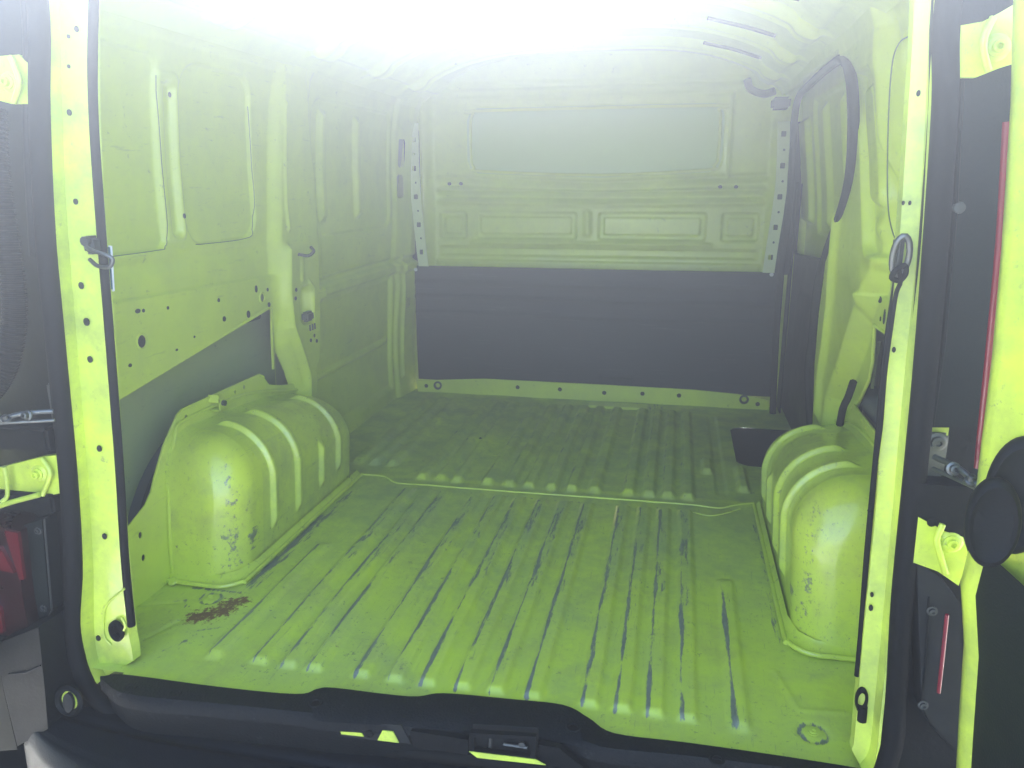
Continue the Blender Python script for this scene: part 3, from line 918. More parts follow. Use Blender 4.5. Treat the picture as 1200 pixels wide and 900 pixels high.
# ---- bulkhead --------------------------------------------------------
BY = 2.08
def bulk_h(X, Z):
    """relief towards the camera"""
    h = np.zeros_like(X)
    edge = 0.70
    h += -0.035 * bx(X, -edge, edge, 0.05) * bx(Z, -0.2, 1.28, 0.05)
    # frame round the window
    zlow = 0.945 - 0.022 * (1 - np.abs(X - 0.02) / 0.5)
    d = rr2(X, Z, -0.525, 0.500, 0.940, 1.200, 0.05, 0.02)
    h += -0.014 * d
    h += 0.010 * line(X, Z, [(0.53, 1.24), (0.53, 0.92)], 0.006)
    # swages below the window, V-shaped towards the middle
    v = 0.025 * (1 - np.clip(np.abs(X - 0.02) / 0.6, 0, 1))
    for z, a, wd in ((0.925, 0.014, 0.010), (0.895, -0.012, 0.010), (0.872, 0.012, 0.007), (0.848, -0.016, 0.010), (0.822, 0.014, 0.010)):
        h += a * np.exp(-((Z + v * (1 if z > 0.88 else 0.3) - z) / wd) ** 2) * bx(X, -0.66, 0.68, 0.04)
    # sunk boxes
    for x0, x1 in ((-0.50, -0.07), (0.025, 0.455), (0.52, 0.66), (-0.66, -0.545)):
        h += -0.016 * rr2(X, Z, x0, x1, 0.672, 0.782, 0.012, 0.014)
        h += 0.010 * rr2(X, Z, x0 + 0.02, x1 - 0.02, 0.692, 0.762, 0.01, 0.010)
    h += 0.012 * np.exp(-((Z - 0.655) / 0.008) ** 2) * bx(X, -0.52, 0.48, 0.03)
    h += -0.014 * bx(Z, 0.60, 0.635, 0.015) * bx(X, -0.66, 0.66, 0.03)
    h += 0.010 * bx(Z, 0.545, 0.580, 0.012) * bx(X, -0.68, 0.68, 0.03)
    h += 0.016 * line(X, Z, [(-0.022, 0.78), (-0.022, 0.70)], 0.014)
    h += 0.008 * line(X, Z, [(-0.6, 1.235), (0.52, 1.235)], 0.010)
    h += 0.010 * line(X, Z, [(-0.6, 1.275), (0.55, 1.275)], 0.008)
    h += 0.002 * np.sin(X * 11) * np.sin(Z * 13)
    return h
def bulk_xyz(X, Z):
    return X, BY - bulk_h(X, Z) + 0.02, Z
def bulk_mask(X, Z):
    sag = 0.018 * (1 - np.clip(np.abs(X - 0.02) / 0.5, 0, 1))
    return ~(rr2(X, Z + sag * (Z < 1.05), -0.515, 0.487, 0.950, 1.190, 0.045, 0.0005) > 0.5)
bulk = grid('bulkhead', np.linspace(-0.87, 0.87, 450), np.linspace(-0.01, 1.40, 390), bulk_xyz, MP, mask=bulk_mask)
vroot(bulk)
wp = [(-0.47, 1.190), (0.445, 1.190), (0.475, 1.175), (0.487, 1.145), (0.487, 1.00), (0.472, 0.965), (0.44, 0.949), (0.02, 0.932), (-0.47, 0.950), (-0.502, 0.965), (-0.515, 1.00), (-0.515, 1.145), (-0.50, 1.178)]
plate('window_pane', [((a - 0.0) * 1.035, (b - 1.06) * 1.08 + 1.06) for a, b in wp], BY + 0.052, BY + 0.055, 'y', MGL, bulk)
tube('window_seal', [(a, BY + 0.045, b) for a, b in wp], 0.006, MP, bulk, n=8, closed=True, sm=4)
# side flanges with punched holes
def flange(pts, sx):
    cut = []
    for (a, b), (c, d) in zip(pts, pts[1:]):
        pass
    L = [(x - 0.022, z) for x, z in pts]
    Rr = [(x + 0.022, z) for x, z in pts[::-1]]
    holes = []
    for k in range(9):
        z = 0.62 + k * 0.057
        x = float(np.interp(z, [p[1] for p in pts], [p[0] for p in pts]))
        if k % 2 == 0:
            holes.append(rrect(x - 0.009, z - 0.010, x + 0.009, z + 0.010, 0.003, 2))
        else:
            holes.append(ell(x + 0.003, z, 0.0045, n=8))
    o = plate('bulkhead_flange', L + Rr, BY - 0.050, BY - 0.047, 'y', MFLG, bulk, holes)
    return o
flange([(-0.708, 0.56), (-0.714, 0.62), (-0.722, 0.72), (-0.732, 0.85), (-0.736, 0.98), (-0.732, 1.14)], -1)
flange([(0.700, 0.56), (0.706, 0.66), (0.716, 0.78), (0.722, 0.90), (0.718, 1.02), (0.712, 1.12)], 1)
plate('flange_backing', rrect(-0.79, 0.55, -0.722, 1.12, 0.01), BY - 0.012, BY - 0.010, 'y', MPS, bulk)
plate('flange_backing', rrect(0.710, 0.55, 0.79, 1.12, 0.01), BY - 0.012, BY - 0.010, 'y', MPS, bulk)
for p in ((-0.745, 0.545), (0.713, 0.553)):
    lathe('white_rivet', [(0, 0), (0.008, 0), (0.007, 0.004), (0, 0.006)], (p[0], BY - 0.045, p[1]), (0, -1, 0), MWHT, bulk, n=12)
for p in ((-0.60, 0.90), (-0.55, 0.90), (0.50, 0.885), (0.56, 0.885)):
    plate('punched_hole', ell(p[0], p[1], 0.008, 0.007, 8), BY - 0.0, BY + 0.006, 'y', MHOLE, bulk)
# hardboard panel over the lower half
def hb_xyz(X, Z):
    h = 0.007 * np.exp(-((Z - 0.43) / 0.008) ** 2) + 0.005 * np.exp(-((Z - 0.49) / 0.01) ** 2) + 0.004 * np.exp(-((Z - 0.36) / 0.008) ** 2)
    h = h + 0.003 * np.sin(X * 4 + 1) + 0.003 * np.sin(Z * 14 + X * 3)
    h = h + 0.006 * line(X, Z, [(0.06, 0.07), (0.06, 0.11), (0.19, 0.11), (0.19, 0.07)], 0.004)
    return X, BY - 0.030 - h, Z
hb = grid('hardboard_panel', np.linspace(-0.757, 0.748, 240), np.linspace(0.055, 0.560, 110), hb_xyz, MHB, bulk, label='dark hardboard panel over the lower half')
# mounting rail along the floor
bp = [(-0.755, 0.0), (-0.755, 0.052), (-0.45, 0.075), (0.0, 0.075), (0.45, 0.072), (0.62, 0.063), (0.74, 0.046), (0.745, 0.0)]
kick = plate('kick_rail', bp, BY - 0.045, BY - 0.038, 'y', MP, bulk)
for x, z in ((-0.715, 0.03), (-0.30, 0.045), (-0.115, 0.045), (0.075, 0.04), (0.235, 0.045), (0.385, 0.045), (0.70, 0.026)):
    lathe('rail_bolt', [(0, 0.005), (0.006, 0.005), (0.008, 0.003), (0.009, 0)], (x, BY - 0.045, z), (0, -1, 0), MHOLE, kick, n=10)
for x, z in ((-0.66, 0.036), (0.645, 0.044)):
    lathe('tie_down_ring', [(0.010, 0.0), (0.018, 0.0), (0.019, 0.008), (0.014, 0.010), (0.011, 0.006)], (x, BY - 0.045, z), (0, -1, 0), MDS, kick, n=14)
for z, y in ((0.080, 1.93),):
    vroot(box('floor_bracket', (0.02, 1.92, 0.004), (0.26, 1.99, 0.014), MP, bev=0.003))

# ---- roof ------------------------------------------------------------
def roof_xyz(X, Y):
    z = 1.395 - 0.16 * (np.abs(X) / 0.70) ** 3.4
    h = np.zeros_like(X)
    for y, wd in ((0.55, 0.05), (1.05, 0.05), (1.45, 0.05), (1.85, 0.05)):
        h += 0.028 * bx(Y, y - wd, y + wd, 0.03) * bx(X, -0.66, 0.66, 0.08)
        h -= 0.010 * bx(Y, y - wd * .4, y + wd * .4, 0.02) * bx(X, -0.6, 0.6, 0.1)
    h += 0.012 * bx(np.abs(X), 0.60, 0.66, 0.02)
    return X, Y, z - h
vroot(grid('roof_panel', np.linspace(-0.72, 0.72, 200), np.linspace(0.0, 2.12, 300), roof_xyz, MP))
def roofo_xyz(X, Y):
    return X, Y, 1.425 - 0.12 * (np.abs(X) / 0.80) ** 4
vroot(grid('roof_skin', np.linspace(-0.80, 0.80, 60), np.linspace(0.02, 3.2, 60), roofo_xyz, MPDIM))
vroot(box('rear_roof_header', (-0.66, 0.005, 1.30), (0.66, 0.06, 1.41), MPDIM, bev=0.012))
for y in (0.80, 1.25, 1.65):
    vroot(tube('roof_wire', [(0.58, y, 1.29), (0.50, y + 0.05, 1.325), (0.40, y + 0.02, 1.345)], 0.006, MDS, n=6, sm=3))

# ---- rear door frame -------------------------------------------------
def band(name, A, B, y0, y1, mat, bend=0.012, label=None, holes=None):
    """pressed strip between two outlines (x,z), face at y0, returning to y1 at its inner edge"""
    A = catmull([(a[0], 0, a[1]) for a in A], 6)
    B = catmull([(b[0], 0, b[1]) for b in B], 6)
    bm = bmesh.new()
    prev = None
    prof = [(0.0, y0 - 0.024), (0.04, y0 - 0.030), (0.16, y0 - 0.030), (0.20, y0 - 0.012), (0.22, y0), (0.45, y0 + 0.002), (0.75, y0 + 0.003), (0.93, y0 + 0.005), (1.0, y0 + 0.020)]
    for a, b in zip(A, B):
        row = [bm.verts.new((a.x + (b.x - a.x) * t, y, a.z + (b.z - a.z) * t)) for t, y in prof]
        if prev:
            for k in range(len(prof) - 1):
                bm.faces.new((prev[k], prev[k + 1], row[k + 1], row[k]))
        prev = row
    return vroot(from_bm(name, bm, mat, smooth='auto', angle=50, label=label))
import itertools
def xz(L):
    return [(p[0], p[2]) for p in L]
LA = [(-0.575, 1.36)] + xz([(-0.612, 0.000, 1.181), (-0.634, 0.000, 1.033), (-0.657, 0.000, 0.860), (-0.676, 0.000, 0.643), (-0.694, 0.000, 0.406), (-0.715, 0.000, 0.215), (-0.740, 0.000, 0.067), (-0.742, 0.000, 0.000), (-0.725, 0.000, -0.040)])
LB = [(-0.525, 1.33)] + xz([(-0.543, 0.000, 1.177), (-0.566, 0.000, 1.031), (-0.583, 0.000, 0.860), (-0.597, 0.000, 0.646), (-0.617, 0.000, 0.411), (-0.631, 0.000, 0.224), (-0.638, 0.000, 0.084), (-0.637, 0.000, 0.039), (-0.639, 0.000, 0.015)])
jl = band('door_jamb', LA, LB, 0.0, 0.075, MPDIM)
RA = [(0.635, 1.33)] + xz([(0.643, 0.000, 1.121), (0.656, 0.000, 0.972), (0.666, 0.000, 0.811), (0.671, 0.000, 0.636), (0.678, 0.000, 0.445), (0.685, 0.000, 0.266), (0.689, 0.000, 0.117), (0.690, 0.000, 0.039), (0.676, 0.000, 0.005)])
RB = [(0.600, 1.31)] + xz([(0.619, 0.000, 1.123), (0.628, 0.000, 0.972), (0.636, 0.000, 0.810), (0.639, 0.000, 0.634), (0.648, 0.000, 0.442), (0.652, 0.000, 0.261), (0.657, 0.000, 0.112), (0.659, 0.000, 0.050), (0.658, 0.000, 0.034)])
jr = band('door_jamb', RA, RB, 0.0, 0.075, MPDIM)
# small punched holes on the left jamb
for (a, b, r) in ((-0.574, -0.001, 1.138)[::2] + (.0045,), (-0.590, -0.001, 1.128)[::2] + (.003,), (-0.597, -0.001, 1.085)[::2] + (.003,), (-0.608, -0.001, 1.017)[::2] + (.005,), (-0.620, -0.001, 0.879)[::2] + (.005,), (-0.633, -0.001, 0.741)[::2] + (.006,), (-0.633, -0.001, 0.679)[::2] + (.007,), (-0.637, -0.001, 0.613)[::2] + (.006,), (-0.645, -0.001, 0.449)[::2] + (.006,), (-0.662, -0.001, 0.276)[::2] + (.006,), (-0.711, -0.001, 0.056)[::2] + (.006,)):
    plate('punched_hole', ell(a, b, r * 0.8, r, 10), 0.0005, -0.0015, 'y', MHOLE, jl)
for (a, b, r) in ((0.635, -0.001, 0.879)[::2] + (.003,), (0.643, -0.001, 0.879)[::2] + (.003,), (0.637, -0.001, 1.014)[::2] + (.004,), (0.646, -0.001, 0.683)[::2] + (.004,), (0.658, -0.001, 0.310)[::2] + (.004,), (0.659, -0.001, 0.288)[::2] + (.005,)):
    plate('punched_hole', ell(a, b, r * 0.6, r, 10), 0.0005, -0.0015, 'y', MHOLE, jr)
# pressed patch at the foot of the left jamb
tube('pressed_edge', [(p[0], 0.0, p[1]) for p in xz([(-0.636, 0.000, 0.171), (-0.674, 0.000, 0.139), (-0.690, 0.000, 0.110), (-0.697, 0.000, 0.063), (-0.685, 0.000, 0.044)])], 0.0022, MPDIM, jl, n=6, sm=4)
# returns from the jambs to the side panels
def ret(name, B, sx):
    B = catmull([(b[0], 0, b[1]) for b in B], 6)
    bm = bmesh.new()
    prev = None
    for b in B:
        zt = min(max(b.z, 0.0), 1.37)
        wx = float(wallx(zt)) * sx
        row = [bm.verts.new((b.x, 0.020, b.z)), bm.verts.new((b.x + sx * 0.085, 0.075, b.z)), bm.verts.new((wx, 0.085, zt))]
        if prev:
            for k in range(2):
                bm.faces.new((prev[k], prev[k + 1], row[k + 1], row[k]))
        prev = row
    return vroot(from_bm(name, bm, MP, smooth='auto'))
ret('jamb_return', LB, -1)
ret('jamb_return', RB, 1)
# black inner edge seal strips
vroot(tube('edge_strip', [(-0.535, 0.03, 1.31)] + [(-0.545, 0.010, 1.180), (-0.571, 0.010, 1.032), (-0.586, 0.010, 0.860), (-0.601, 0.010, 0.644), (-0.618, 0.010, 0.408), (-0.635, 0.010, 0.219), (-0.641, 0.010, 0.086)], 0.0075, MRUB, n=8, sm=5))
# right edge strip with its loose end
vroot(tube('edge_strip', [(0.641, 0.012, 0.775), (0.639, 0.012, 0.668), (0.643, 0.012, 0.542), (0.647, 0.012, 0.382), (0.653, 0.012, 0.239), (0.655, 0.012, 0.162)], 0.0042, MRUB, n=8, sm=5))
# main rubber door seal: runs down the left, across the sill and up the right
seal = vroot(tube('rear_door_seal', [(-0.615, -0.030, 1.36)] + [(-0.610, -0.030, 1.175), (-0.636, -0.030, 1.018), (-0.660, -0.030, 0.834), (-0.675, -0.030, 0.635), (-0.692, -0.030, 0.401), (-0.711, -0.030, 0.231), (-0.736, -0.030, 0.086), (-0.733, -0.030, -0.006), (-0.697, -0.030, -0.068), (-0.626, -0.030, -0.097), (-0.498, -0.030, -0.095), (-0.202, -0.030, -0.075), (0.114, -0.030, -0.058), (0.401, -0.030, -0.052), (0.613, -0.030, -0.053), (0.684, -0.030, -0.007), (0.704, -0.030, 0.067), (0.702, -0.030, 0.157), (0.691, -0.030, 0.326), (0.685, -0.030, 0.510), (0.679, -0.030, 0.679), (0.670, -0.030, 0.856), (0.661, -0.030, 1.000), (0.650, -0.030, 1.115), (0.655, -0.030, 1.36)], 0.0155, MRUB, n=12, sm=6))
# carrier channel outside the seal
vroot(tube('seal_carrier', [(-0.600, -0.008, 1.36)] + [(-0.611, -0.008, 1.179), (-0.637, -0.008, 1.019), (-0.662, -0.008, 0.833), (-0.678, -0.008, 0.630), (-0.695, -0.008, 0.392), (-0.715, -0.008, 0.220), (-0.744, -0.008, 0.053), (-0.737, -0.008, -0.032), (-0.697, -0.008, -0.070), (-0.624, -0.008, -0.094), (-0.494, -0.008, -0.093)], 0.0085, MPS, n=8, sm=5))
vroot(tube('seal_carrier', [(0.640, -0.008, 1.36)] + [(0.645, -0.008, 1.120), (0.657, -0.008, 0.992), (0.665, -0.008, 0.844), (0.673, -0.008, 0.674), (0.679, -0.008, 0.501), (0.686, -0.008, 0.313), (0.691, -0.008, 0.169), (0.697, -0.008, 0.063), (0.689, -0.008, 0.006)], 0.0085, MPS, n=8, sm=5))
# lashing eyes at the feet of the jambs
def lash_eye(c, ax, sc2):
    o = lathe('lashing_eye', [(0.012, 0.0), (0.0215, 0.0), (0.022, 0.006), (0.017, 0.009), (0.013, 0.006), (0.012, -0.004), (0.0, -0.006)], c, ax, MRUB, None, n=20, scale=sc2)
    vroot(o)
    return o
e1 = lash_eye((-0.662, -0.003, 0.082), (0.0, -1, 0.0), (0.72, 1.0))
tube('eye_loop', [(-0.642, -0.010, 0.115), (-0.636, -0.011, 0.10), (-0.642, -0.010, 0.088)], 0.0025, MPDIM, e1, n=6, sm=4)
e2 = lash_eye((0.663, 0.005, 0.128), (0, -1, 0.0), (0.42, 1.0))
vroot(tube('eye_bolt', [(0.666, 0.000, 0.117), (0.667, 0.000, 0.091)], 0.007, MRUB, n=8))

# ---- left striker, label, right ring ----------------------------------
st = vroot(box('door_striker', (-0.603, -0.022, 0.795), (-0.583, 0.004, 0.825), MDS, bev=0.006, seg=3))
tube('striker_loop', [(-0.596, -0.02, 0.808), (-0.575, -0.032, 0.803), (-0.548, -0.036, 0.797), (-0.538, -0.034, 0.790), (-0.545, -0.034, 0.778), (-0.570, -0.030, 0.778), (-0.592, -0.02, 0.787)], 0.0035, MST, st, n=8, sm=5)
tube('striker_bolt', [(-0.593, -0.026, 0.817), (-0.593, -0.018, 0.817)], 0.008, MDS, st, n=10)
lab = plate('sticker', [(p[0], p[2]) for p in ((-0.593, 0.020, 0.808), (-0.580, 0.020, 0.806), (-0.587, 0.020, 0.730), (-0.599, 0.020, 0.728))], 0.02, 0.0215, 'y', MWHT)
vroot(lab)
plate('print_field', [(p[0], p[2]) for p in ((-0.594, 0.020, 0.785), (-0.585, 0.020, 0.785), (-0.589, 0.020, 0.733), (-0.598, 0.020, 0.733))], 0.0187, 0.0196, 'y', MTEAL, lab)
plate('print_field', [(p[0], p[2]) for p in ((-0.592, 0.020, 0.805), (-0.583, 0.020, 0.804), (-0.584, 0.020, 0.788), (-0.594, 0.020, 0.788))], 0.0187, 0.0196, 'y', MTEAL, lab)
rg = vroot(box('lashing_bracket', (0.628, -0.010, 0.790), (0.642, 0.004, 0.838), MDS, bev=0.006, seg=3))
tube('ring', [(0.635 + 0.010 * math.cos(a), -0.020 - 0.004 * math.sin(a), 0.812 + 0.026 * math.sin(a)) for a in np.linspace(0, 2 * math.pi, 19)[:-1]], 0.0042, MST, rg, n=8, closed=True)

# ---- rear sill -------------------------------------------------------
# textured tread plate: its forward edge steps in three shallow waves
front = xz([]) 
FE = [(-0.671, -0.051, 0.012), (-0.635, -0.034, 0.012), (-0.449, -0.031, 0.012), (-0.291, -0.021, 0.012), (-0.257, 0.001, 0.012), (-0.227, 0.010, 0.012), (-0.084, 0.015, 0.012), (-0.027, 0.036, 0.012), (0.098, 0.045, 0.012), (0.191, 0.048, 0.012), (0.239, 0.023, 0.012), (0.285, -0.006, 0.012), (0.398, -0.004, 0.012), (0.533, -0.004, 0.012), (0.661, -0.008, 0.012), (0.688, -0.011, 0.012)]
BE = [(-0.667, -0.058, 0.004), (-0.580, -0.094, 0.004), (-0.416, -0.084, 0.004), (-0.264, -0.075, 0.004), (-0.221, -0.075, 0.004), (-0.190, -0.073, 0.004), (-0.059, -0.057, 0.004), (-0.000, -0.051, 0.004), (0.116, -0.040, 0.004), (0.204, -0.042, 0.004), (0.247, -0.050, 0.004), (0.289, -0.053, 0.004), (0.398, -0.044, 0.004), (0.530, -0.039, 0.004), (0.656, -0.036, 0.004), (0.683, -0.038, 0.004)]
bm = bmesh.new()
prev = None
fe = catmull([(p[0], p[1], p[2]) for p in FE], 5)
be = catmull([(p[0], p[1], p[2]) for p in BE], 5)
for a, b in zip(fe, be):
    c = a.lerp(b, 0.12)
    dd = a.lerp(b, 0.88)
    row = [bm.verts.new((a.x, a.y + 0.001, 0.001)), bm.verts.new((a.x, a.y, 0.010)), bm.verts.new((c.x, c.y, 0.0135)), bm.verts.new((dd.x, dd.y, 0.0135)), bm.verts.new((b.x, b.y, 0.006)), bm.verts.new((b.x, b.y - 0.002, -0.010)), bm.verts.new((b.x, b.y + 0.008, -0.014)), bm.verts.new((b.x, b.y + 0.02, -0.075))]
    if prev:
        for k in range(len(row) - 1):
            bm.faces.new((prev[k], prev[k + 1], row[k + 1], row[k]))
    prev = row
sill = vroot(from_bm('sill_tread_plate', bm, MPL, smooth='auto', angle=40))
for p in ((-0.593, -0.071, 0.013), (-0.240, -0.041, 0.014), (0.041, -0.002, 0.013), (0.216, -0.010, 0.014), (-0.503, -0.067, 0.013), (0.451, -0.038, 0.013)):
    lathe('tread_boss', [(0.013, 0.0), (0.012, 0.0015), (0.008, 0.0015), (0.007, -0.0005), (0.0, -0.0005)], p, (0, 0, 1), MPS, sill, n=14)
# green slots in the step of the sill
for (a, b, c, d) in (((-0.192, -0.045, -0.024), (-0.156, -0.045, -0.018), (-0.149, -0.045, -0.036), (-0.190, -0.045, -0.039)), ((-0.115, -0.045, -0.018), (-0.091, -0.045, -0.014), (-0.084, -0.045, -0.034), (-0.124, -0.045, -0.039))):
    pass
def quad_y(name, pts, y0, y1, mat, parent=None):
    return plate(name, [(p[0], p[2]) for p in pts], y0, y1, 'y', mat, parent)
YS = -0.062
frame_pts = [(-0.199, -0.062, -0.001), (-0.073, -0.062, 0.011), (-0.056, -0.062, -0.024), (-0.197, -0.062, -0.031)]
sr = quad_y('sill_recess', frame_pts, YS, YS + 0.004, MHOLE)
vroot(sr)
quad_y('paint_gap', [(-0.186, -0.062, -0.008), (-0.151, -0.062, -0.004), (-0.141, -0.062, -0.021), (-0.183, -0.062, -0.023)], YS - 0.003, YS - 0.001, MPDIM, sr)
quad_y('paint_gap', [(-0.106, -0.062, -0.003), (-0.087, -0.062, -0.002), (-0.077, -0.062, -0.023), (-0.116, -0.062, -0.024)], YS - 0.003, YS - 0.001, MPDIM, sr)
lathe('recess_plug', [(0.007, 0), (0.007, 0.006), (0.004, 0.007), (0, 0.004)], (-0.129, -0.064, -0.011), (0, -1, 0), MRUB, sr, n=12)
quad_y('sill_step', [(-0.055, -0.062, 0.004), (0.046, -0.062, 0.003), (0.046, -0.062, -0.027), (-0.053, -0.062, -0.027)], YS - 0.002, YS + 0.01, MPS, sill)
quad_y('sill_step', [(0.167, -0.062, 0.014), (0.200, -0.062, 0.013), (0.224, -0.062, -0.006), (0.249, -0.062, -0.022), (0.167, -0.062, -0.023)], YS - 0.002, YS + 0.01, MPS, sill)
# latch box in the middle of the sill
def yb(p):
    return (p[0], p[2])
LBX = [(0.051, -0.066, 0.024), (0.163, -0.066, 0.035), (0.162, -0.066, -0.010), (0.049, -0.066, -0.017)]
HBX = [(0.059, -0.066, 0.017), (0.155, -0.066, 0.025), (0.153, -0.066, -0.005), (0.058, -0.066, -0.010)]
lb = plate('latch_keeper', [yb(p) for p in LBX], YS - 0.010, YS, 'y', MPS, None, holes=[[yb(p) for p in HBX]])
vroot(lb)
quad_y('keeper_back', LBX, YS + 0.012, YS + 0.014, MHOLE, lb)
for a in ((570, 862, 575, 878), (586, 864, 604, 880), (609, 867, 618, 879)):
    pass
tube('keeper_bar', [(0.084, -0.058, 0.013), (0.082, -0.058, -0.017)], 0.003, MDS, lb, n=6)
tube('keeper_bar', [(0.106, -0.058, 0.000), (0.146, -0.058, 0.000)], 0.003, MDS, lb, n=6)
lathe('keeper_screw', [(0.006, 0), (0.006, 0.004), (0, 0.005)], (0.137, -0.056, 0.004), (0, -1, 0), MDS, lb, n=10)
quad_y('paint_gap', [(0.050, -0.070, -0.011), (0.163, -0.070, -0.007), (0.180, -0.070, -0.015), (0.064, -0.070, -0.021)], YS - 0.012, YS - 0.0105, MPDIM, lb)
# lip in front of the tread plate
# ---- bumper ----------------------------------------------------------
def bump_xyz(S, T):
    # S across, T: 0 forward top edge -> 1 down the rear face
    X = S
    fw = -0.035 - 0 * S
    depth = 0.17 - 0.30 * (np.abs(S) / 1.0) ** 5
    y = fw - depth * np.clip(T / 0.45, 0, 1) - 0.01 * np.clip((T - 0.45) / 0.55, 0, 1)
    z = -0.075 - 0.018 * np.clip(T / 0.45, 0, 1) - 0.03 * ss(0.36, 0.5, T) - 0.30 * np.clip((T - 0.48) / 0.52, 0, 1)
    z = z - 0.006 * bx(T, 0.10, 0.14, 0.03) + 0.006 * bx(T, 0.15, 0.33, 0.03) * (0.5 + 0.5 * np.sign(np.sin(S * 60)) * 0)
    return X, y, z
bmp = vroot(grid('rear_bumper', np.linspace(-1.0, 1.0, 170), np.linspace(0, 1, 60), bump_xyz, MBUMP))
# side cheeks of the bumper
for sx in (-1, 1):
    pts = [(-0.30, -0.10), (-0.05, -0.085), (0.10, -0.085), (0.15, -0.43), (-0.20, -0.43)]
    plate('bumper_end', [(y * 1.0, z) for y, z in [(-0.02, -0.085), (0.12, -0.085), (0.14, -0.42), (-0.06, -0.42)]], sx * 0.985, sx * 1.0, 'x', MBUMP, bmp)
# body shell rear corners (black covers) either side of the doorway
def corner(sx, pts, y0, y1, mat, name='rear_corner_cover', label=None):
    return vroot(plate(name, [(p[0], p[2]) for p in pts], y0, y1, 'y', mat, None, label=label))
cl = corner(-1, [(-0.603, 0.004, 1.252), (-0.639, 0.004, 1.033), (-0.661, 0.004, 0.860), (-0.679, 0.004, 0.642), (-0.696, 0.004, 0.404), (-0.717, 0.004, 0.213), (-0.742, 0.004, 0.064), (-0.738, 0.004, -0.050), (-0.678, 0.004, -0.140), (-0.396, 0.004, -0.132), (-0.35, 0, -0.20), (-0.885, 0, -0.20), (-0.885, 0, 0.60), (-0.83, 0, 1.1), (-0.76, 0, 1.36)], 0.004, 0.02, MPS)
cr = corner(1, [(0.637, 0.004, 1.179), (0.657, 0.004, 0.972), (0.667, 0.004, 0.810), (0.672, 0.004, 0.635), (0.680, 0.004, 0.443), (0.686, 0.004, 0.263), (0.690, 0.004, 0.114), (0.691, 0.004, 0.020), (0.655, 0.004, -0.027), (0.35, 0, -0.10), (0.35, 0, -0.20), (0.885, 0, -0.20), (0.885, 0, 0.60), (0.83, 0, 1.1), (0.76, 0, 1.36)], 0.004, 0.02, MPS)
# panel under the sill
vroot(box('rear_cross_panel', (-0.70, -0.030, -0.20), (0.70, -0.012, -0.078), MPS, bev=0.004))

# ---- left rear corner details ----------------------------------------
vroot(tube('cable_conduit', [(-0.72, -0.03, 1.02), (-0.715, -0.05, 0.92), (-0.712, -0.055, 0.80), (-0.716, -0.06, 0.70), (-0.735, -0.075, 0.615), (-0.775, -0.09, 0.56), (-0.83, -0.10, 0.53), (-0.89, -0.11, 0.52)], 0.0165, MRUB, n=14, sm=14))
bm = bmesh.new()
P = catmull([(-0.72, -0.03, 1.02), (-0.715, -0.05, 0.92), (-0.712, -0.055, 0.80), (-0.716, -0.06, 0.70), (-0.735, -0.075, 0.615), (-0.775, -0.09, 0.56), (-0.83, -0.10, 0.53)], 14)
for i in range(0, len(P) - 1, 1):
    t = (P[i + 1] - P[i]).normalized()
    u = t.cross(Vector((0, 1, 0.01))).normalized()
    v = t.cross(u)
    add_tube(bm, [P[i] + (u * math.cos(k * math.pi / 5) + v * math.sin(k * math.pi / 5)) * 0.0175 for k in range(10)], 0.0022, 5, closed=True)
cr_ = from_bm('conduit_rings', bm, MRUB, smooth='auto')
cr_['kind'] = 'stuff'
vroot(cr_)

def hinge_px(outline, y, boltp, fl, parent=None):
    root = vroot(plate('door_hinge', [(p[0], p[2]) for p in outline], y, y + 0.012, 'y', MPDIM))
    for b in boltp:
        lathe('bolt_seat', [(0.0, 0.003), (0.012, 0.003), (0.016, 0.0)], b, (0, -1, 0), MPDIM, root, n=18)
        bolt((b[0], b[1] - 0.003, b[2]), (0, -1, 0), root, r=0.0075, h=0.009, mat=MPDIM, name='hinge_bolt')
    if fl:
        tube('pressed_flange', fl, 0.0045, MPDIM, root, n=8, sm=5)
    return root
h1 = hinge_px([(-0.705, -0.030, 1.099), (-0.658, -0.030, 1.100), (-0.642, -0.030, 1.085), (-0.650, -0.030, 1.028), (-0.685, -0.030, 1.029), (-0.718, -0.030, 1.037)], -0.03, [(-0.683, -0.030, 1.061)], [(-0.668, -0.036, 1.097), (-0.656, -0.040, 1.069), (-0.657, -0.040, 1.054), (-0.675, -0.036, 1.030)])
h2 = hinge_px([(-0.839, -0.040, 0.410), (-0.728, -0.040, 0.442), (-0.692, -0.040, 0.448), (-0.696, -0.040, 0.377), (-0.753, -0.040, 0.361), (-0.854, -0.040, 0.339)], -0.04, [(-0.742, -0.040, 0.409)], [(-0.725, -0.046, 0.441), (-0.709, -0.050, 0.420), (-0.714, -0.050, 0.404), (-0.736, -0.046, 0.371)])
tube('hinge_strap', [(-0.837, -0.060, 0.342), (-0.793, -0.055, 0.357), (-0.739, -0.050, 0.373)], 0.005, MPDIM, h2, n=8)
tube('hinge_strap', [(-0.812, -0.060, 0.357), (-0.802, -0.055, 0.369), (-0.798, -0.055, 0.406), (-0.798, -0.055, 0.423)], 0.004, MPDIM, h2, n=8, sm=3)
vroot(plate('hinge_recess', [(p[0], p[2]) for p in ((0.658, -0.020, 1.126), (0.722, -0.020, 1.123), (0.724, -0.020, 1.102), (0.706, -0.020, 1.090), (0.665, -0.020, 1.084))], -0.030, 0.0, 'y', MPS))
h3 = hinge_px([(0.660, -0.030, 1.085), (0.689, -0.030, 1.089), (0.708, -0.030, 1.099), (0.726, -0.030, 1.110), (0.738, -0.030, 1.044), (0.715, -0.030, 1.037), (0.690, -0.030, 1.027), (0.665, -0.030, 1.028)], -0.034, [(0.708, -0.034, 1.060)], [(0.698, -0.040, 1.092), (0.690, -0.044, 1.070), (0.692, -0.044, 1.053), (0.701, -0.040, 1.034)])
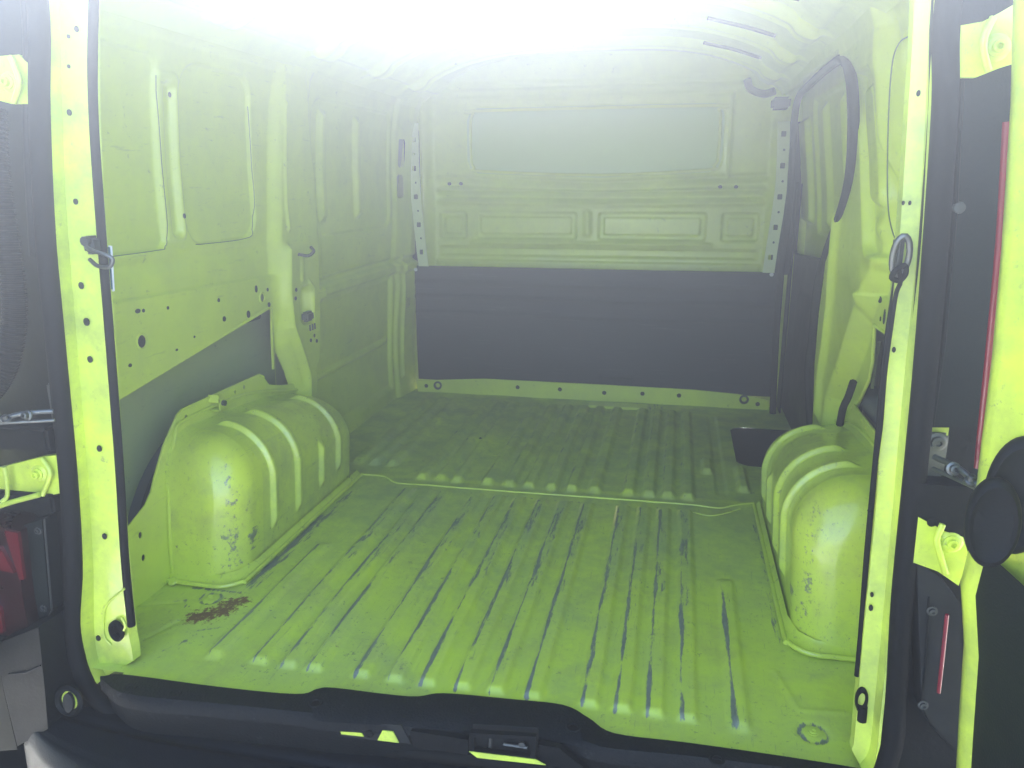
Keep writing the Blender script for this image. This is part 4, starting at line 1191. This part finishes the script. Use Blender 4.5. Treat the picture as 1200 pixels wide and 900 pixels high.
h4 = hinge_px([(0.684, -0.040, 0.459), (0.708, -0.040, 0.460), (0.720, -0.040, 0.451), (0.752, -0.040, 0.434), (0.763, -0.040, 0.406), (0.756, -0.040, 0.360), (0.727, -0.040, 0.379), (0.688, -0.040, 0.391)], -0.044, [(0.738, -0.044, 0.425)], [(0.722, -0.050, 0.453), (0.717, -0.052, 0.431), (0.724, -0.052, 0.408), (0.735, -0.050, 0.380)])
lathe('bolt_hole', [(0, 0.001), (0.005, 0.001), (0.0065, 0.0)], (0.710, -0.045, 0.452), (0, -1, 0), MRUB, h4, n=12)
# door check straps
def check_strap(a, b, pl, name='door_check_strap'):
    root = vroot(box(name, pl[0], pl[1], MST, bev=0.004))
    a, b = Vector(a), Vector(b)
    tube('check_arm', [a, a.lerp(b, 0.5) + Vector((0, -0.004, 0.006)), b], 0.0042, MST, root, n=8, sm=4)
    tube('check_arm', [a + Vector((0, 0, -0.016)), b + Vector((0, 0.004, -0.004))], 0.003, MST, root, n=8)
    bolt(a.lerp(b, 0.35) + Vector((0, -0.01, 0.002)), (0, -1, 0.2), root, r=0.006, h=0.010)
    bolt(a.lerp(b, 0.72) + Vector((0, -0.01, 0.0)), (0, -0.4, 1), root, r=0.005, h=0.010)
    return root
c1 = check_strap((-0.672, -0.060, 0.535), (-0.750, -0.100, 0.524), ((-0.705, -0.035, 0.500), (-0.690, 0.002, 0.575)))
c2 = check_strap((0.697, -0.060, 0.552), (0.727, -0.140, 0.543), ((0.700, -0.012, 0.504), (0.728, -0.004, 0.571)))
bolt((0.712, -0.014, 0.559), (0, -1, 0), c2, r=0.009, h=0.008)
vroot(plate('check_strap_patch', rrect(0.672, 0.465, 0.728, 0.588, 0.008, 3), -0.004, 0.003, 'y', MPDIM))
# dark ledges between the left details
vroot(box('ledge', (-0.90, -0.055, 0.455), (-0.70, 0.004, 0.500), MPS, bev=0.005))
vroot(box('ledge', (-0.90, -0.050, 0.335), (-0.715, 0.004, 0.372), MPS, bev=0.005))
# tail light
tl = vroot(plate('tail_light', [(p[0], p[2]) for p in ((-0.906, -0.050, 0.325), (-0.810, -0.050, 0.308), (-0.793, -0.050, 0.298), (-0.803, -0.050, 0.162), (-0.802, -0.050, 0.099), (-0.876, -0.050, 0.071), (-0.967, -0.050, 0.050))], -0.062, 0.0, 'y', MREDD))
plate('red_lens', [(p[0], p[2]) for p in ((-0.894, -0.070, 0.284), (-0.823, -0.070, 0.271), (-0.804, -0.070, 0.222), (-0.906, -0.070, 0.231))], -0.070, -0.0625, 'y', MRED, tl)
plate('red_lens', [(p[0], p[2]) for p in ((-0.809, -0.070, 0.306), (-0.780, -0.070, 0.304), (-0.786, -0.070, 0.210), (-0.795, -0.070, 0.209))], -0.069, -0.0625, 'y', MRED, tl)
plate('red_lens', [(p[0], p[2]) for p in ((-0.879, -0.070, 0.182), (-0.850, -0.070, 0.141), (-0.854, -0.070, 0.092), (-0.899, -0.070, 0.086))], -0.069, -0.0625, 'y', MRED, tl)
tp = vroot(plate('lamp_mounting_plate', [(p[0], p[2]) for p in ((-0.805, -0.030, 0.299), (-0.758, -0.030, 0.316), (-0.776, -0.030, 0.127), (-0.789, -0.030, 0.109), (-0.827, -0.030, 0.085))], -0.036, 0.0, 'y', MTR))
tube('plate_edge', [(-0.752, -0.036, 0.319), (-0.770, -0.036, 0.131), (-0.782, -0.036, 0.113), (-0.821, -0.036, 0.090)], 0.0018, MDS, tp, n=6)
for p in ((-0.769, -0.036, 0.294), (-0.788, -0.036, 0.132)):
    bolt(p, (0, -1, 0), tp, r=0.005, h=0.005, mat=MDS)
# bumper corner block with its plug
bc = vroot(plate('bumper_corner', [(p[0], p[2]) for p in ((-0.841, -0.080, 0.089), (-0.739, -0.080, 0.138), (-0.750, -0.080, 0.008), (-0.759, -0.080, -0.079), (-0.837, -0.080, -0.131), (-0.843, -0.080, -0.006))], -0.10, 0.0, 'y', MPS))
tube('corner_joint', [(-0.822, -0.102, 0.031), (-0.783, -0.102, 0.040), (-0.747, -0.102, 0.060)], 0.0015, MHOLE, bc, n=5)
lathe('jacking_plug', [(0.020, 0.0), (0.029, 0.0), (0.031, 0.006), (0.026, 0.010), (0.020, 0.006), (0.019, -0.003), (0, -0.004)], (-0.728, -0.070, -0.033), (0, -1, 0.15), MPS, bc, n=24)
lathe('plug_disc', [(0.019, 0.0), (0.018, 0.002), (0, 0.002)], (-0.729, -0.069, -0.034), (0, -1, 0.15), MPDIM, bc, n=20)
lathe('plug_strap', [(0.011, 0.0), (0.011, 0.006), (0.004, 0.008), (0, 0.008)], (-0.727, -0.073, -0.035), (0, -1, 0.15), MHOLE, bc, n=14, scale=(1.0, 1.75))
vroot(plate('bumper_side_panel', [(p[0], p[2]) for p in ((-1.040, -0.070, 0.072), (-0.853, -0.070, 0.082), (-0.855, -0.070, -0.015), (-0.850, -0.070, -0.149), (-1.109, -0.070, -0.213))], -0.09, 0.0, 'y', MBEIGE))
# pillar cover between seal and plate
vroot(tube('outer_seal_fold', [(-0.665, -0.02, 1.36), (-0.637, -0.020, 1.178), (-0.669, -0.020, 0.993), (-0.695, -0.020, 0.791)], 0.010, MRUB, n=8, sm=4))

# ---- right rear corner details ---------------------------------------
# tall dark lamp well with its red edge strip
lw_ = vroot(plate('lamp_well', [(p[0], p[2]) for p in ((0.671, -0.020, 1.025), (0.737, -0.020, 1.047), (0.748, -0.020, 0.959), (0.770, -0.020, 0.586), (0.699, -0.020, 0.582), (0.680, -0.020, 0.813))], -0.024, 0.004, 'y', MTR))
tube('panel_edge', [(0.678, -0.026, 1.024), (0.691, -0.026, 0.867), (0.699, -0.026, 0.702), (0.699, -0.026, 0.584)], 0.003, MPS, lw_, n=6)
tube('red_reflector_strip', [(0.722, -0.060, 0.974), (0.734, -0.060, 0.838), (0.742, -0.060, 0.699), (0.747, -0.060, 0.598), (0.750, -0.060, 0.541)], 0.0048, MSTRIP, lw_, n=8, sm=4)
lathe('trim_clip', [(0.008, 0), (0.007, 0.005), (0, 0.006)], (0.694, -0.026, 0.874), (0, -1, 0), MDS, lw_, n=12)
lwl = vroot(plate('lamp_well', [(p[0], p[2]) for p in ((0.700, -0.030, 0.388), (0.731, -0.030, 0.369), (0.765, -0.030, 0.328), (0.782, -0.030, 0.198), (0.791, -0.030, 0.082), (0.759, -0.030, 0.121), (0.736, -0.030, 0.147))], -0.04, 0.0, 'y', MHOLE))
tube('red_reflector_strip', [(0.745, -0.050, 0.317), (0.748, -0.050, 0.249), (0.750, -0.050, 0.191)], 0.0028, MSTRIP, lwl, n=8)
for p in ((0.728, -0.042, 0.316), (0.735, -0.042, 0.162)):
    bolt(p, (0, -1, 0), lwl, r=0.005, h=0.005, mat=MDS)
tube('panel_edge', [(0.721, -0.042, 0.337), (0.730, -0.042, 0.227), (0.732, -0.042, 0.159), (0.749, -0.042, 0.129), (0.786, -0.042, 0.091)], 0.0014, MRUB, lwl, n=5)
# dark moulding under the check strap
vroot(plate('corner_moulding', [(p[0], p[2]) for p in ((0.683, -0.030, 0.507), (0.748, -0.030, 0.507), (0.758, -0.030, 0.433), (0.730, -0.030, 0.440), (0.691, -0.030, 0.459))], -0.045, 0.0, 'y', MPS))

# ---- open rear doors -------------------------------------------------
def open_door(sx):
    root = bpy.data.objects.new('rear_door', None)
    col.objects.link(root)
    vroot(root)
    return root
rd = open_door(1)
rd['label'] = 'open right rear door with lime edge and dark trim'
# the door stands open, its hinge edge and inner face in view
DX = [( (0.677, -0.160, 1.103), (0.722, -0.160, 1.101)), ((0.691, -0.160, 0.987), (0.741, -0.160, 0.986)), ((0.704, -0.160, 0.835), (0.765, -0.160, 0.836)), ((0.712, -0.160, 0.709), (0.785, -0.160, 0.713)), ((0.716, -0.160, 0.579), (0.805, -0.160, 0.586)), ((0.721, -0.160, 0.474), (0.776, -0.160, 0.480)), ((0.717, -0.160, 0.416), (0.775, -0.160, 0.422)), ((0.732, -0.160, 0.333), (0.783, -0.160, 0.340)), ((0.741, -0.160, 0.220), (0.794, -0.160, 0.229)), ((0.754, -0.160, 0.074), (0.809, -0.160, 0.085))]
bm = bmesh.new()
prev = None
for a, b in DX:
    a, b = Vector(a), Vector(b)
    row = [bm.verts.new((a.x + 0.03, -0.10, a.z)), bm.verts.new((a.x + 0.002, -0.145, a.z)), bm.verts.new((a.x, -0.16, a.z)), bm.verts.new((a.x + 0.004, -0.17, a.z)), bm.verts.new((a.x + 0.035, -0.21, a.z)), bm.verts.new((a.x + 0.06, -0.45, a.z)), bm.verts.new((a.x + 0.10, -0.78, a.z)), bm.verts.new((a.x + 0.15, -0.78, a.z)), bm.verts.new((a.x + 0.09, -0.12, a.z))]
    if prev:
        for k in range(len(row)):
            k2 = (k + 1) % len(row)
            bm.faces.new((prev[k], prev[k2], row[k2], row[k]))
    prev = row
from_bm('door_frame', bm, MPDIM, rd, smooth='auto', angle=50)
# dark lower trim card on the inner face
bm = bmesh.new()
prev = None
for a, b in DX[5:]:
    row = [bm.verts.new((a[0] + dx_, y_, a[2])) for dx_, y_ in ((0.010, -0.1655), (0.0085, -0.174), (0.014, -0.20), (0.046, -0.45), (0.086, -0.78))]
    if prev:
        for k in range(4):
            bm.faces.new((prev[k], prev[k + 1], row[k + 1], row[k]))
    prev = row
tcard = from_bm('trim_card', bm, MTR, rd, smooth='auto', label='dark lower door trim')
# round rubber pads that overlap the trim card
def pad(c, r, ax, sc2, th=0.02):
    o = lathe('round_rubber_pad', [(0, -th), (r * 0.96, -th), (r, -th * 0.5), (r, 0.0), (r * 0.93, 0.006), (r * 0.84, 0.008), (r * 0.70, 0.004), (r * 0.3, 0.003), (0, 0.003)], c, ax, MPS, rd, n=40, scale=sc2)
    return o
pad((0.710, -0.230, 0.535), 0.052, (-0.25, -1, 0.1), (0.52, 1.0))
pad((0.738, -0.215, 0.564), 0.068, (-0.3, -1, 0.1), (0.50, 1.0), 0.02)
# left door: dark inner face swung out, just at the frame's edge
ld = open_door(-1)
ld['label'] = 'open left rear door with dark inner face'
bm = bmesh.new()
add_box(bm, (-0.955, -0.80, -0.02), (-0.915, -0.07, 1.34), 0.01, 2)
from_bm('door_frame', bm, MPDIM, ld, smooth='auto')
bm = bmesh.new()
add_box(bm, (-0.9148, -0.76, 0.02), (-0.900, -0.10, 1.28), 0.006, 2)
from_bm('trim_card', bm, MTR, ld, smooth='auto')

# ---- body exterior beyond the doorway ---------------------------------
def outer(sx):
    def fn(Y, Z):
        x = 0.90 - 0.14 * ss(0.55, 1.5, Z) - 0.01 * ss(0.0, -0.3, Z)
        return sx * x, Y, Z
    m = (lambda Y, Z: ~((np.hypot(Y - 0.62, Z + 0.22) < 0.40)))
    if sx > 0:
        mk = lambda Y, Z: m(Y, Z) & ~((Y > 1.10) & (Y < 2.03) & (Z > -0.2) & (Z < 1.25) & False)
    else:
        mk = m
    return vroot(grid('body_side', np.linspace(0.02, 2.25, 120), np.linspace(-0.30, 1.40, 90), fn, MPDIM, mask=mk))
outer(-1)
outer(1)
# cab: floor, dash, low doors, seats and an open windscreen with glass
cabm = bmesh.new()
add_box(cabm, (-0.86, 2.14, 0.0), (0.86, 3.3, 0.04))
add_box(cabm, (-0.90, 2.14, 0.0), (-0.86, 3.3, 0.78))
add_box(cabm, (0.86, 2.14, 0.0), (0.90, 3.3, 0.78))
add_box(cabm, (-0.86, 3.0, 0.0), (0.86, 3.3, 0.72), 0.03)
vroot(from_bm('cab_tub', cabm, MCAB))
def seat(x):
    root = bpy.data.objects.new('cab_seat', None)
    col.objects.link(root)
    vroot(root)
    box('seat_back', (x - 0.22, 2.26, 0.25), (x + 0.22, 2.38, 0.92), MCREAM, root, bev=0.04, seg=4)
    box('headrest', (x - 0.12, 2.27, 0.95), (x + 0.12, 2.36, 1.10), MCREAM, root, bev=0.035, seg=4)
    box('seat_cushion', (x - 0.22, 2.40, 0.22), (x + 0.22, 2.85, 0.36), MCREAM, root, bev=0.04, seg=4)
seat(-0.40)
seat(0.10)
seat(0.45)
vroot(plate('windscreen', [(-0.80, 0.75), (0.80, 0.75), (0.66, 1.38), (-0.66, 1.38)], 3.30, 3.305, 'y', MGL))

# rear wheels
for sx in (-1, 1):
    ty = lathe('rear_wheel', [(0.19, -0.09), (0.30, -0.10), (0.33, -0.07), (0.335, 0.0), (0.33, 0.07), (0.30, 0.10), (0.19, 0.09)], (sx * 0.76, 0.62, -0.225), (1, 0, 0), MTYRE, None, n=40)
    vroot(ty)
    lathe('rim', [(0, -0.03), (0.10, -0.03), (0.17, -0.06), (0.20, -0.085), (0.20, 0.085), (0.17, 0.06), (0.10, 0.04), (0, 0.04)], (sx * 0.76, 0.62, -0.225), (1, 0, 0), MDS, ty, n=32)

# ---- loose things ----------------------------------------------------
cd = tube('cord', [(0.634, -0.022, 0.795), (0.639, -0.018, 0.778), (0.637, -0.012, 0.761), (0.637, -0.008, 0.719), (0.637, -0.006, 0.648), (0.640, -0.006, 0.574), (0.639, -0.006, 0.497), (0.640, -0.008, 0.458), (0.637, -0.012, 0.447)], 0.0030, MRUB, n=8, sm=5)
cd['label'] = 'thin black cord hanging from the metal ring on the right door jamb'
cd['category'] = 'cord'
kn = tube('knot', [(0.640, -0.024, 0.800), (0.629, -0.030, 0.795), (0.626, -0.024, 0.784), (0.637, -0.020, 0.780), (0.642, -0.026, 0.790)], 0.0036, MRUB, cd, n=8, closed=True, sm=4)

# ---- added air volume, sunlit to stand in for lens glare above the doorway ------------------
hm = bpy.data.meshes.new('glare_haze')
hb_ = bmesh.new()
add_box(hb_, (-5.3, -5.3, -1.6), (5.3, 5.3, 1.62))
hb_.to_mesh(hm)
hb_.free()
hz = link('glare_haze', hm, None)
hz['kind'] = 'stuff'
mh = bpy.data.materials.new('glare_haze')
mh.use_nodes = True
t = mh.node_tree
for n in list(t.nodes):
    if n.type == 'BSDF_PRINCIPLED':
        t.nodes.remove(n)
pv = t.nodes.new('ShaderNodeVolumePrincipled')
pv.inputs['Color'].default_value = (0.78, 0.86, 1.0, 1)
pv.inputs['Density'].default_value = HAZE_DENSITY
pv.inputs['Anisotropy'].default_value = HAZE_G
t.links.new(pv.outputs[0], [n for n in t.nodes if n.type == 'OUTPUT_MATERIAL'][0].inputs['Volume'])
hm.materials.append(mh)
